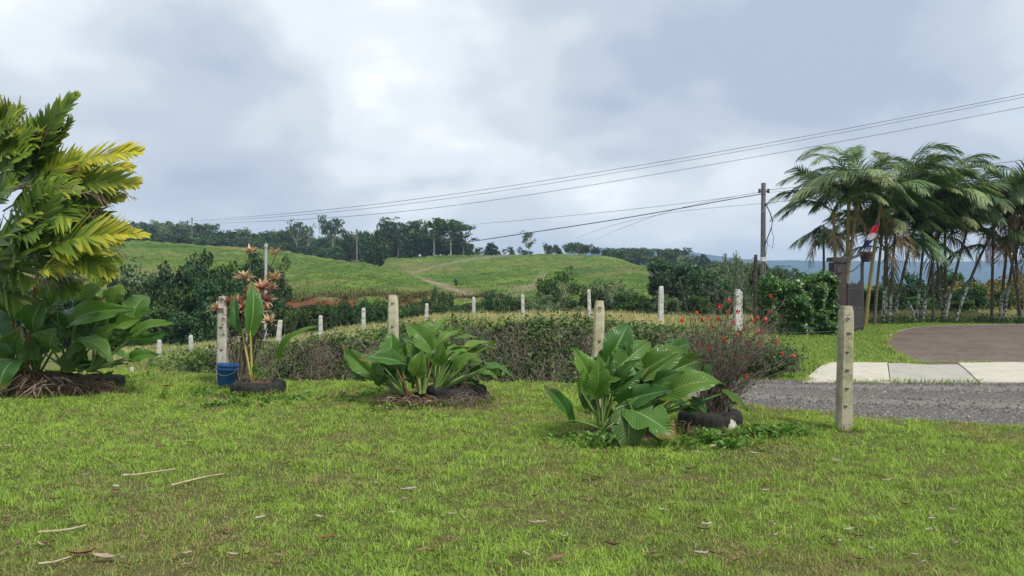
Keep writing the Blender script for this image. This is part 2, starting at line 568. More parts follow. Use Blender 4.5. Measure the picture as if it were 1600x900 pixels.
def paver_mat():
    m, t, out = new_mat('brick_paving')
    co = coords(t)
    b = t.nodes.new('ShaderNodeTexBrick')
    b.inputs['Scale'].default_value = 1.0
    b.inputs['Brick Width'].default_value = 0.22
    b.inputs['Row Height'].default_value = 0.11
    b.inputs['Mortar Size'].default_value = 0.006
    b.inputs['Color1'].default_value = (0.10, 0.066, 0.052, 1)
    b.inputs['Color2'].default_value = (0.175, 0.115, 0.09, 1)
    b.inputs['Mortar'].default_value = (0.07, 0.065, 0.05, 1)
    t.links.new(co, b.inputs['Vector'])
    n1 = noise_tex(t, co, 0.8, 5, 0.65)
    n2 = noise_tex(t, co, 7, 5, 0.7)
    col = mix_col(t, math_node(t, 'MULTIPLY', ramp(t, n1, [(0.35, 0.0), (0.65, 1.0)]), 0.6), b.outputs['Color'], (0.20, 0.17, 0.145))
    col = mix_col(t, math_node(t, 'MULTIPLY', ramp(t, n2, [(0.45, 0.0), (0.7, 1.0)]), 0.6), col, (0.04, 0.038, 0.034))
    p = principled(t, col, 0.8, 0.25, bump(t, b.outputs['Fac'], -0.5, 0.01))
    t.links.new(p.outputs[0], out.inputs[0])
    return m


M['paver'] = paver_mat()


def concrete_mat(name, c0, c1, dirt):
    m, t, out = new_mat(name)
    co = coords(t)
    n1 = noise_tex(t, co, 2.6, 6, 0.75)
    n2 = noise_tex(t, co, 30, 5, 0.75)
    col = mix_col(t, n2, c0, c1)
    col = mix_col(t, math_node(t, 'MULTIPLY', ramp(t, n1, [(0.45, 0.0), (0.72, 1.0)]), 0.6), col, dirt)
    p = principled(t, col, 0.85, 0.2, bump(t, n2, 0.4, 0.006))
    t.links.new(p.outputs[0], out.inputs[0])
    return m


M['slab'] = concrete_mat('pale_concrete', (0.47, 0.44, 0.36), (0.58, 0.55, 0.46), (0.34, 0.31, 0.24))
M['slabgrey'] = concrete_mat('grey_concrete', (0.36, 0.34, 0.30), (0.46, 0.44, 0.39), (0.24, 0.22, 0.19))
M['kerb'] = concrete_mat('kerb_concrete', (0.22, 0.21, 0.18), (0.34, 0.32, 0.28), (0.14, 0.15, 0.10))


def post_mat(name, c0, c1, lichen):
    m, t, out = new_mat(name)
    co = coords(t)
    n1 = noise_tex(t, co, 6, 6, 0.7)
    n2 = noise_tex(t, co, 45, 5, 0.75)
    n3 = noise_tex(t, co, 22, 3, 0.6)
    col = mix_col(t, n2, c0, c1)
    col = mix_col(t, math_node(t, 'MULTIPLY', ramp(t, n1, [(0.45, 0.0), (0.62, 1.0)]), 0.75), col, lichen)
    col = mix_col(t, ramp(t, n3, [(0.64, 0.0), (0.72, 0.9)]), col, (0.07, 0.065, 0.05))
    p = principled(t, col, 0.9, 0.15, bump(t, n2, 0.7, 0.008))
    t.links.new(p.outputs[0], out.inputs[0])
    return m


M['postmoss'] = post_mat('mossy_concrete', (0.34, 0.31, 0.22), (0.50, 0.46, 0.34), (0.20, 0.22, 0.10))
M['postwhite'] = post_mat('weathered_concrete', (0.48, 0.46, 0.41), (0.62, 0.60, 0.54), (0.30, 0.28, 0.21))
M['postyel'] = post_mat('lichened_concrete', (0.44, 0.41, 0.28), (0.60, 0.56, 0.42), (0.28, 0.26, 0.13))
M['postthin'] = post_mat('thin_post_concrete', (0.50, 0.49, 0.46), (0.68, 0.67, 0.63), (0.38, 0.36, 0.32))


def trunk_mat():
    m, t, out = new_mat('ringed_palm_trunk')
    co = coords(t)
    sp = t.nodes.new('ShaderNodeSeparateXYZ')
    t.links.new(co, sp.inputs[0])
    ring = math_node(t, 'SINE', math_node(t, 'MULTIPLY', sp.outputs[2], 55))
    n1 = noise_tex(t, co, 9, 4, 0.7)
    base = mix_col(t, n1, (0.055, 0.05, 0.035), (0.17, 0.155, 0.115))
    wp = math_node(t, 'MULTIPLY', attr(t, 'tint'), ramp(t, n1, [(0.46, 0.0), (0.56, .85)]))
    col = mix_col(t, wp, base, (0.62, 0.62, 0.58))
    p = principled(t, col, 0.85, 0.15, bump(t, ring, 0.4, 0.01))
    t.links.new(p.outputs[0], out.inputs[0])
    return m


M['ptrunk'] = trunk_mat()


def bucket_mat():
    m, t, out = new_mat('blue_plastic')
    co = coords(t)
    n1 = noise_tex(t, co, 9, 5, 0.7)
    n2 = noise_tex(t, co, 40, 4, 0.7)
    col = mix_col(t, n1, (0.018, 0.085, 0.27), (0.035, 0.14, 0.38))
    col = mix_col(t, ramp(t, n2, [(0.62, 0.0), (0.72, 0.7)]), col, (0.22, 0.24, 0.25))
    p = principled(t, col, 0.5, 0.4)
    t.links.new(p.outputs[0], out.inputs[0])
    return m


M['bucket'] = bucket_mat()


def flag_mat():
    m, t, out = new_mat('flag_cloth')
    uvn = t.nodes.new('ShaderNodeUVMap')
    sp = t.nodes.new('ShaderNodeSeparateXYZ')
    t.links.new(uvn.outputs[0], sp.inputs[0])
    B_, W_, R_ = (0.02, 0.03, 0.10), (0.45, 0.44, 0.50), (0.36, 0.025, 0.04)
    col = ramp(t, sp.outputs[1], [(0.0, B_), (.13, R_), (.42, W_), (.62, B_), (.88, R_)], 'CONSTANT')
    p = principled(t, col, 0.8, 0.1)
    t.links.new(p.outputs[0], out.inputs[0])
    return m


M['flag'] = flag_mat()

mm, t_, o_ = new_mat('haze_blue_forest_mountain')
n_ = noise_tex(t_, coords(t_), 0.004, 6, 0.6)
p_ = principled(t_, mix_col(t_, n_, (0.015, 0.05, 0.085), (0.03, 0.075, 0.11)), 1.0, 0.0)  # forest green shifted to blue: distance haze is partly in the colour
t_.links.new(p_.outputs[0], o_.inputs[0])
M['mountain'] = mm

# ------------------------------------------------------------------ terrain heights
Z = lambda py, Y: CAM_H - (py - 440) / 1200 * Y
COLS = np.array([-300, 0, 200, 300, 380, 450, 560, 610, 650, 700, 740, 850, 950, 1000, 1030, 1100, 1150, 1200, 1260, 1400, 1600, 2000], float)


def row(d, kind, Y):
    xs = sorted(d)
    v = np.interp(COLS, xs, [d[x] for x in xs])
    return v if kind == 'z' else Z(v, Y)


R = []
R.append((2.0, row({0: -.15, 1100: -.15, 1200: -0.05, 1300: -.05}, 'z', 0)))
R.append((7.5, row({0: -.15, 1100: -.15, 1200: -0.05, 1300: -.03}, 'z', 0)))
R.append((9.5, row({0: -.15, 1100: -.15, 1200: -0.03, 1300: -.0}, 'z', 0)))
R.append((11.5, row({0: -.12, 380: -.12, 450: -.3, 850: -.35, 950: -.2, 1040: -.08, 1150: -.01, 1200: 0}, 'z', 0)))
R.append((12.5, row({0: -.10, 300: -.1, 380: -.3, 450: -.5, 850: -.5, 950: -.35, 1040: -.15, 1150: -.01, 1200: 0}, 'z', 0)))
R.append((13.7, row({0: -.06, 300: -.06, 380: -.3, 450: -.5, 850: -.45, 950: -.35, 1040: -.15, 1150: 0, 1200: 0}, 'z', 0)))
R.append((14.6, row({0: -.12, 200: -.12, 270: -.02, 330: .12, 450: .28, 560: .45, 700: .66, 850: .70, 1000: .62, 1100: .45, 1170: .25, 1240: .02, 1260: 0}, 'z', 0)))
R.append((18, row({0: 572, 200: 572, 300: 565, 450: 552, 560: 536, 700: 513, 850: 511, 1000: 516, 1100: 522, 1180: 536, 1240: 546.5, 1300: 546.7}, 'p', 18)))
R.append((22, row({0: 573, 200: 573, 300: 563, 450: 545, 560: 528, 700: 508, 850: 505, 1000: 510, 1100: 515, 1200: 527.2, 1300: 527.3}, 'p', 22)))
R.append((30, row({0: 565, 200: 565, 300: 555, 450: 537, 560: 520, 700: 502, 850: 498, 1000: 500, 1100: 502, 1200: 504, 1300: 504}, 'p', 30)))
R.append((40, row({0: 545, 200: 545, 300: 538, 450: 528, 560: 513, 700: 500, 850: 494, 1000: 496, 1100: 497, 1200: 497, 1600: 495}, 'p', 40)))
R.append((52, row({0: -6, 300: -5.5, 600: -4.5, 850: -4, 1100: -3.5, 1600: -3}, 'z', 0)))
R.append((66, row({0: -7, 450: -6.5, 850: -5, 1030: -5, 1600: -5}, 'z', 0)))
R.append((76, row({0: -5, 200: -4.5, 300: -3.5, 380: -2.5, 450: -1.6, 560: -1.6, 610: -1.6, 650: -1.0, 740: -.6, 850: -1.5, 950: -1.5, 1030: -2.5, 1100: -5, 1600: -6}, 'z', 0)))
R.append((80, row({0: 460, 200: 455, 300: 462, 380: 468, 450: 467, 560: 466, 610: 465, 650: 463, 740: 464, 850: 470, 950: 468, 1030: 472, 1100: 500, 1600: 530}, 'p', 80)))
R.append((100, row({0: 425, 200: 430, 300: 436, 450: 441, 560: 434, 610: 433, 650: 443, 700: 452, 740: 455, 850: 455, 950: 457, 1000: 456, 1030: 455, 1100: 470, 1200: 500, 1600: 510}, 'p', 100)))
R.append((130, row({0: 395, 200: 400, 300: 410, 450: 420, 560: 411, 610: 419, 650: 434, 700: 440, 740: 441, 850: 434, 950: 440, 1000: 436, 1030: 438, 1100: 452, 1200: 490, 1600: 500}, 'p', 130)))
R.append((160, row({0: 380, 200: 385, 300: 392, 450: 404, 560: 414, 610: 426, 650: 427, 700: 426, 740: 425, 850: 418, 950: 421, 1000: 419, 1030: 436, 1100: 448, 1200: 480, 1600: 490}, 'p', 160)))
R.append((200, row({0: 370, 200: 378, 300: 383, 450: 396, 560: 418, 610: 417, 650: 415, 700: 412, 740: 411, 850: 405, 950: 406, 1000: 416, 1030: 438, 1100: 445, 1200: 470, 1600: 480}, 'p', 200)))
R.append((250, row({0: 368, 200: 378, 300: 384, 450: 400, 560: 411, 610: 402, 650: 400, 700: 400, 740: 399, 850: 397, 950: 401, 1000: 418, 1030: 434, 1100: 440, 1200: 462, 1600: 470}, 'p', 250)))
R.append((290, row({0: 370, 200: 384, 300: 388, 450: 402, 560: 406, 610: 403, 740: 404, 850: 404, 950: 408, 1000: 420, 1030: 428, 1100: 435, 1200: 455, 1600: 466}, 'p', 290)))
R.append((350, row({0: 364, 200: 372, 300: 376, 450: 384, 560: 393, 610: 401, 740: 410, 850: 411, 950: 412, 1000: 416, 1030: 418, 1100: 424, 1200: 440, 1600: 460}, 'p', 350)))
R.append((420, row({0: 370, 200: 380, 450: 392, 610: 410, 850: 420, 1000: 424, 1100: 428, 1200: 442, 1600: 458}, 'p', 420)))
R.append((600, row({0: 5, 600: 0, 1100: -5, 1600: -8}, 'z', 0)))
R.append((1200, row({0: -15, 1600: -15}, 'z', 0)))
R.append((3300, row({0: -25, 1600: -25}, 'z', 0)))
RY = np.array([r[0] for r in R])
RZ = np.array([r[1] for r in R])

gY = np.unique(np.concatenate([np.linspace(2, 11, 14), np.linspace(11, 16, 51), np.linspace(16, 40, 60), np.linspace(40, 76, 24), np.linspace(76, 82, 25), np.geomspace(82, 420, 200), np.geomspace(420, 3300, 30)]))
gP = np.unique(np.concatenate([np.linspace(-1500, -100, 36), np.arange(-100, 1700, 6.0), np.linspace(1700, 3100, 36)]))
tmp = np.array([[np.interp(y, RY, RZ[:, c]) for c in range(len(COLS))] for y in gY])
gZ = np.array([np.interp(gP, COLS, tmp[r]) for r in range(len(gY))])
# soften the joins sideways
ker = np.array([1, 2, 3, 2, 1]) / 9
for _ in range(2):
    pad = np.pad(gZ, ((0, 0), (2, 2)), mode='edge')
    gZ = sum(pad[:, k:k + gZ.shape[1]] * ker[k] for k in range(5))
# soften away from the near bank lengthwise
far = gY > 86
pad = np.pad(gZ, ((2, 2), (0, 0)), mode='edge')
sm = sum(pad[k:k + gZ.shape[0]] * ker[k] for k in range(5))
gZ[far] = sm[far]
PX, YY = np.meshgrid(gP, gY)
XX = (PX - 800) / 1200 * YY
amp = np.interp(YY, [11, 13, 15, 40, 80, 150, 400], [0, .04, .10, .22, .6, 1.6, 3.0]) * np.where((PX > 1180) & (YY < 36), 0.12, 1)
gZ = gZ + (fbm(XX, YY, 3 + 0.09 * 120, 1, 3) - 0.5) * amp * np.interp(YY, [40, 90], [.4, 1]) + (fbm(XX, YY, 1.3, 4, 3) - .5) * np.interp(YY, [12, 13.6, 14.6, 16, 40, 80, 200], [0, .1, .45, .2, .2, .8, 1.3]) * np.where((PX > 1180) & (YY < 36), 0.1, 1)

gZ = gZ + ((YY > 74) & (YY < 86)) * (PX < 760) * (fbm(XX, YY * .2, 3.2, 44, 3) - .5) * 1.6 * np.interp(YY, [74, 78, 82, 86], [0, 1, 1, 0])


def ground(X, Y):
    X, Y = np.asarray(X, float), np.asarray(Y, float)
    px = X / Y * 1200 + 800
    ci = np.clip(np.searchsorted(gP, px) - 1, 0, len(gP) - 2)
    ri = np.clip(np.searchsorted(gY, Y) - 1, 0, len(gY) - 2)
    fc = np.clip((px - gP[ci]) / (gP[ci + 1] - gP[ci]), 0, 1)
    fr = np.clip((Y - gY[ri]) / (gY[ri + 1] - gY[ri]), 0, 1)
    return (gZ[ri, ci] * (1 - fc) + gZ[ri, ci + 1] * fc) * (1 - fr) + (gZ[ri + 1, ci] * (1 - fc) + gZ[ri + 1, ci + 1] * fc) * fr


def seg_dist(px, py, pts):
    d = np.full(np.shape(px), 1e9)
    for (x0, y0), (x1, y1) in zip(pts[:-1], pts[1:]):
        vx, vy = x1 - x0, y1 - y0
        t = np.clip(((px - x0) * vx + (py - y0) * vy) / (vx * vx + vy * vy), 0, 1)
        d = np.minimum(d, np.hypot(px - x0 - t * vx, py - y0 - t * vy))
    return d


def build_terrain():
    nr, nc = gZ.shape
    V = np.stack([XX, YY, gZ], -1).reshape(-1, 3)
    i = np.arange(nr - 1)[:, None] * nc
    j = np.arange(nc - 1)[None, :]
    F = np.stack([i + j, i + j + 1, i + nc + j + 1, i + nc + j], -1).reshape(-1, 4)
    mb = MB()
    mb.add(V, F)
    o = mb.build('terrain', M['terrain'])
    tag(o, kind='structure')
    py = 440 - (gZ - CAM_H) / YY * 1200
    nz = fbm(XX, YY, 6, 9, 3) - 0.5
    farm = (YY > 76) & (YY < 300)
    # world-plane polylines for the farm track and bare earth, from where they show
    track = [(640, 428), (665, 437), (700, 449), (738, 463)]
    d1 = seg_dist(PX, py, track)
    wid = np.interp(PX, [640, 740], [1.2, 5.5])
    tr = np.where(farm, sst(d1 + nz * 7, wid * .8 + 1.2, wid * .8 - 2), 0)
    tr2 = seg_dist(PX, py, [(640, 428), (680, 416), (740, 405), (800, 398)])
    tr = np.maximum(tr, np.where(farm, 0.42 * sst(tr2 + nz * 6, 2.6, .6), 0))
    tr3 = seg_dist(PX, py, [(795, 458), (835, 445), (850, 430)])
    tr = np.maximum(tr, np.where(farm & (YY < 150), 0.45 * sst(tr3 + nz * 10, 9, 3), 0))
    red = np.where((YY > 75.9) & (YY < 81) & (PX > 430) & (PX < 690), sst(nz * .8 + np.interp(PX, [436, 455, 470, 548, 570, 615, 632, 650, 670], [-.3, .1, .25, .2, -.35, -.35, .12, .05, -.4]), -0.05, 0.1) * (py > 469 + 9 * (fbm(PX, PX * 0, 14, 6, 2) - .5)), 0)
    dry = np.where(farm, 0.55 * sst(fbm(XX, YY, 16, 5, 3), .52, .70), 0)
    dry = np.where((YY > 79) & (YY < 98) & (PX < 800), np.maximum(dry, .75 * sst(nz, -.2, .2)), dry)
    near = (YY > 14.5) & (YY < 50)
    dry = np.where(near & (PX < 1200), sst(fbm(XX, YY, 4, 6, 3), .35, .6) * .7, dry)
    green = np.where((PX > 1180 + nz * 40) & (YY < 31.5), 1.0, 0)
    green = np.where((YY < 14.2) & (PX < 420), 0.8, green)
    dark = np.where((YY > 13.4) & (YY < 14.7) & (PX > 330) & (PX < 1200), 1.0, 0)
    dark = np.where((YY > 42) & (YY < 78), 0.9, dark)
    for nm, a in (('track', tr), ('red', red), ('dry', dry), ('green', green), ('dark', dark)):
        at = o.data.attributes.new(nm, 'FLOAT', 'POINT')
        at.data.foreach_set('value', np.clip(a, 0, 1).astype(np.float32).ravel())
    return o


build_terrain()

# mountain range across the far valley
mb = MB()
npx = 90
pxs = np.linspace(560, 2500, npx)
rows_ = [(1900, -25, 0), (2200, .35, 1), (2500, .75, 1), (2800, 1, 1), (3100, .8, 1)]
Vm = []
for (Yr, k, q) in rows_:
    cr = np.interp(pxs, [560, 800, 930, 1050, 1200, 1600, 2500], [428, 418, 388, 392, 409, 408, 395]) + (fbm(pxs, pxs * 0, 120, 3, 3) - .5) * 14
    zc = CAM_H - (cr - 440) / 1200 * 2800
    if q:
        zz = -25 + (zc + 25) * k + (fbm(pxs, pxs * 0 + Yr, 60, 8, 3) - .5) * 14 * (1 - k)
    else:
        zz = np.full(npx, -26.0)
    Vm.append(np.stack([(pxs - 800) / 1200 * Yr, np.full(npx, float(Yr)), zz], -1))
Vm = np.array(Vm)
i = np.arange(len(rows_) - 1)[:, None] * npx
j = np.arange(npx - 1)[None, :]
mb.add(Vm.reshape(-1, 3), np.stack([i + j, i + j + 1, i + npx + j + 1, i + npx + j], -1).reshape(-1, 4))
tag(mb.build('mountain', M['mountain']), kind='structure')

# ------------------------------------------------------------------ front lawn
LE_P = [-1500, -100, 200, 320, 440, 600, 850, 950, 1040, 1150, 1200, 1330, 1450, 1600, 2000, 2600]
LE_Y = [14.5, 13.9, 13.9, 13.3, 12.4, 12.2, 12.1, 11.6, 10.9, 10.2, 9.75, 9.15, 8.78, 8.42, 7.9, 7.6]
_t = np.linspace(-1.9, 1.5, 400)          # u = X/Y
_ly = np.interp(_t * 1200 + 800, LE_P, LE_Y)
_lx = _t * _ly


def lawn_edge(X):
    return np.interp(X, _lx, _ly)


CLUMPS = [(P(60, 600, 11.2), 1.5, .55), (P(400, 612, 11.0), .62, .5), (P(672, 632, 10.0), .95, .36), (P(1000, 680, 8.0), .7, .4), (P(1110, 680, 8.2), .6, .4), (P(1321, 672, 8.3), .22, .2)]


def dirt_mask(X, Y):
    d = np.zeros(np.shape(X))
    nz = fbm(X, Y, .5, 12, 3) - .5
    for c, rx, ry in CLUMPS:
        r = np.hypot((X - c[0]) / rx, (Y - c[1] + .12) / ry)
        d = np.maximum(d, sst(r + nz * 1.0, 1.15, .7))
    return d


def lawn_z(X, Y):
    return (fbm(X, Y, 1.6, 2, 3) - .5) * .035


def build_lawn():
    xs = np.concatenate([np.linspace(-26, -10, 12)[:-1], np.arange(-10, 8.5, .12), np.linspace(8.6, 20, 16)])
    k = np.concatenate([np.linspace(0, .55, 12)[:-1], np.linspace(.55, 1, 90)])
    e = lawn_edge(xs) + (fbm(xs, xs * 0, .5, 3, 2) - .5) * .25
    Yg = -22 + (e[None, :] + 22) * k[:, None]
    Yg = np.vstack([Yg, Yg[-1] + .10])
    Xg = np.broadcast_to(xs, Yg.shape)
    Zg = lawn_z(Xg, Yg)
    drop = np.where(xs / np.maximum(e, 1) * 1200 + 800 > 1130, .10, .7)
    Zg[-1] -= drop
    nr, nc = Yg.shape
    i = np.arange(nr - 1)[:, None] * nc
    j = np.arange(nc - 1)[None, :]
    mb = MB()
    mb.add(np.stack([Xg, Yg, Zg], -1).reshape(-1, 3), np.stack([i + j, i + j + 1, i + nc + j + 1, i + nc + j], -1).reshape(-1, 4), dirt_mask(Xg, Yg).ravel() * .85)
    return tag(mb.build('lawn', M['lawn']), kind='structure')


build_lawn()


def blades(X, Y, Zb, h, wd, lean, tint, seg=2, az=None):
    """grass blades as thin bent strips ending in a point"""
    n = len(X)
    a = rng.uniform(0, 2 * PI, n) if az is None else az
    side = np.stack([np.cos(a), np.sin(a), np.zeros(n)], -1)
    ld = a + PI / 2 + rng.normal(0, .6, n)
    ldv = np.stack([np.cos(ld), np.sin(ld), np.zeros(n)], -1)
    B = np.stack([X, Y, Zb], -1)
    rows = []
    for k in range(seg):
        f = k / seg
        c = B + ldv * (lean * h * f * f)[:, None] + np.array([0, 0, 1]) * (h * (f - lean * .3 * f * f))[:, None]
        hw = (wd * (1 - f * .45) / 2)[:, None]
        rows += [c - side * hw, c + side * hw]
    tip = B + ldv * (lean * h)[:, None] + np.array([0, 0, 1]) * (h * (1 - lean * .35))[:, None]
    V = np.stack(rows + [tip], 1)
    m = 2 * seg + 1
    base = np.arange(n)[:, None] * m
    F4 = [np.stack([base[:, 0] + 2 * k, base[:, 0] + 2 * k + 1, base[:, 0] + 2 * k + 3, base[:, 0] + 2 * k + 2], -1) for k in range(seg - 1)]
    F3 = np.stack([base[:, 0] + 2 * seg - 2, base[:, 0] + 2 * seg - 1, base[:, 0] + 2 * seg], -1)
    return V.reshape(-1, 3), F4, F3, np.repeat(tint, m)


def add_blades(mb, *a, **k):
    V, F4, F3, T = blades(*a, **k)
    n0 = mb.n
    mb.add(V, F3, T)
    for f in F4:
        mb.F4.append(f + n0)
        mb.M4.append(np.zeros(len(f), np.int32))


def lawn_grass():
    mb = MB()
    N_ = 700000
    # denser close to the camera
    Yb = 3.6 + (14.2 - 3.6) * rng.random(N_) ** 1.25
    X = rng.uniform(-1, 1, N_) * (.74 * Yb + 1.2)
    keep = Yb < lawn_edge(X) + .05
    # thin by area so that density per square metre falls with distance
    dm = dirt_mask(X, Yb)
    pat = fbm(X, Yb, .9, 21, 3)
    pat2 = fbm(X, Yb, .22, 33, 2)
    pr = np.clip(1.0 - dm * .88, 0, 1) * np.clip(.6 + 1.4 * sst(pat * .55 + pat2 * .45, .28, .52), 0, 1)
    fine = fbm(X, Yb, .11, 57, 2)
    pr = pr * np.clip(.45 + 1.3 * sst(fine, .32, .58), 0, 1)
    keep &= rng.random(N_) < pr
    X, Yb, pat, pat2, dm, fine = X[keep], Yb[keep], pat[keep], pat2[keep], dm[keep], fine[keep]
    n = len(X)
    h = rng.gamma(5, .0046, n) + .012 + .02 * sst(pat2, .5, .8)
    h *= np.interp(Yb, [4, 12], [1, 1.25]) * (.75 + .6 * sst(fine, .4, .8))
    wd = rng.uniform(.0026, .006, n) * np.interp(Yb, [4, 7, 13], [1, 1.5, 2.6])
    lean = rng.uniform(.2, 1.3, n)
    tint = np.clip(rng.normal(.62, .2, n) + (pat - .5) * .7 + (fine - .5) * .7, .2, 1)
    dry = rng.random(n) < .17 + .4 * sst(pat, .46, .28) + .3 * sst(fbm(X, Yb, .35, 91, 2), .55, .75)
    tint[dry] = rng.uniform(0, .25, dry.sum())
    h[dry] *= .7
    add_blades(mb, X, Yb, lawn_z(X, Yb) - .004, h, wd, lean, tint, seg=2)
    tag(mb.build('lawn_grass', M['grass']), kind='stuff')
    # coarse tufts
    mb = MB()
    nt_ = 2600
    Yt = 3.7 + 9.5 * rng.random(nt_) ** 1.1
    Xt = rng.uniform(-1, 1, nt_) * (.72 * Yt + 1.2)
    ok = (Yt < lawn_edge(Xt) - .1) & (rng.random(nt_) < sst(fbm(Xt, Yt, .9, 21, 3), .40, .62))
    Xt, Yt = Xt[ok], Yt[ok]
    k = 16
    X = np.repeat(Xt, k) + rng.normal(0, .035, len(Xt) * k)
    Yb = np.repeat(Yt, k) + rng.normal(0, .035, len(Xt) * k)
    n = len(X)
    add_blades(mb, X, Yb, lawn_z(X, Yb) - .003, rng.uniform(.035, .08, n), rng.uniform(.004, .008, n), rng.uniform(.4, 1.4, n), np.clip(np.repeat(rng.normal(.75, .15, len(Xt)), k) + rng.normal(0, .1, n), 0, 1), seg=3)
    tag(mb.build('coarse_grass', M['grass']), kind='stuff')
    # mown grass beyond the road
    mb = MB()
    n = 60000
    Yb = rng.uniform(12.3, 31, n)
    px = 1130 + rng.random(n) * 600
    X = (px - 800) / 1200 * Yb
    ok = ~in_drive(X, Yb) & ~in_apron(X, Yb)
    X, Yb, px = X[ok], Yb[ok], px[ok]
    n = len(X)
    add_blades(mb, X, Yb, ground(X, Yb), rng.uniform(.03, .07, n), rng.uniform(.012, .022, n), rng.uniform(.3, 1, n), np.clip(rng.normal(.5, .22, n), 0, 1), seg=1)
    tag(mb.build('mown_grass', M['grass']), kind='stuff')


# ------------------------------------------------------------------ gravel road, concrete apron, brick drive
DR = [P(1440, 571, 1), P(1400, 555, 1)]


def gpt(px, py):
    Yd = 1920 / (py - 440)
    return ((px - 800) / 1200 * Yd, Yd)


DRIVE = [gpt(1432, 571.5), gpt(1405, 558), gpt(1388, 545), gpt(1384, 536), gpt(1388, 527), gpt(1402, 519), gpt(1430, 513), gpt(1480, 509.5), gpt(1600, 508), (24, 28.6), (32, 27), (34, 14.65)]
APRON = [gpt(1257, 600), gpt(1290, 568), (30, 14.9), (30, 12.05)]


def in_poly(X, Y, poly):
    c = np.zeros(np.shape(X), bool)
    j = len(poly) - 1
    for i in range(len(poly)):
        xi, yi = poly[i]
        xj, yj = poly[j]
        c ^= ((yi > Y) != (yj > Y)) & (X < (xj - xi) * (Y - yi) / (yj - yi + 1e-12) + xi)
        j = i
    return c


in_drive = lambda X, Y: in_poly(X, Y, DRIVE)
in_apron = lambda X, Y: in_poly(X, Y, APRON)


def road():
    # centre line and half width, right to left, sinking behind the lawn
    pts = []
    for px in np.linspace(2300, 430, 150):
        f = np.interp(px, LE_P, LE_Y) - .25
        if px > 1150:
            b = np.interp(px, [1150, 1250, 2300], [12.5, 12.35, 12.1])
        else:
            b = np.interp(px, [430, 850, 1000, 1150], [13.7, 13.6, 13.3, 12.5])
        pts.append((px, f, b))
    K = 26
    V, T = [], []
    for (px, f, b) in pts:
        for k in range(K):
            s = k / (K - 1)
            Yd = f + (b - f) * s
            u = (px - 800) / 1200
            X = u * Yd if px < 1300 else (px - 800) / 1200 * (f + (b - f) * s)
            zz = max(ground(X, Yd), -.5) + .012 + .012 * math.sin(s * PI)
            ds = min(abs(s - .38), abs(s - .78))
            V.append((X, Yd + (vnoise(X, Yd, .35, 5) - .5) * .14 * (s in (0.0, 1.0)), zz - (.012 if ds < .1 else 0)))
            T.append(float(.85 * (1 - min(1, max(0, (ds - .05) / .08)))))
    V = np.array(V)
    n = len(pts)
    i = np.arange(n - 1)[:, None] * K
    j = np.arange(K - 1)[None, :]
    mb = MB()
    mb.add(V, np.stack([i + j, i + K + j, i + K + j + 1, i + j + 1], -1).reshape(-1, 4), T)
    tag(mb.build('gravel_road', M['gravel']), kind='structure')
    # loose stones
    mb = MB()
    ns = 14000
    px = rng.uniform(1100, 1640, ns)
    f = np.interp(px, LE_P, LE_Y)
    b = 12.3
    s = rng.random(ns)
    keep = (rng.random(ns) < np.clip(np.minimum(abs(s - .38), abs(s - .78)) * 9, .15, 1))
    px, f, s = px[keep], f[keep], s[keep]
    Yd = f + (b - f) * s
    X = (px - 800) / 1200 * Yd
    r = rng.gamma(3, .0026, len(X)) + .004
    oct_ = np.array([(1, 0, 0), (0, 1, 0), (-1, 0, 0), (0, -1, 0), (0, 0, .8), ], float)
    V = np.stack([X, Yd, ground(X, Yd) + .016], -1)[:, None, :] + oct_[None] * r[:, None, None] * rng.uniform(.6, 1.3, (len(X), 5, 1))
    base = np.arange(len(X))[:, None] * 5
    for (a_, b_) in ((0, 1), (1, 2), (2, 3), (3, 0)):
        mb.F3.append(np.stack([base[:, 0] + a_, base[:, 0] + b_, base[:, 0] + 4], -1))
        mb.M3.append(np.zeros(len(X), np.int32))
    tt = np.repeat(rng.random(len(X)) ** 1.6, 5)
    mb.V.append(V.reshape(-1, 3))
    mb.T.append(tt)
    mb.U.append(np.zeros((len(tt), 2)))
    mb.n = len(tt)
    m, t, out = new_mat('loose_stone')
    p = principled(t, ramp(t, attr(t, 'tint'), [(0, (.09, .085, .085)), (.6, (.16, .15, .145)), (1, (.36, .34, .32))]), .9, .15)
    t.links.new(p.outputs[0], out.inputs[0])
    tag(mb.build('loose_gravel', m, smooth=False), kind='stuff')


road()


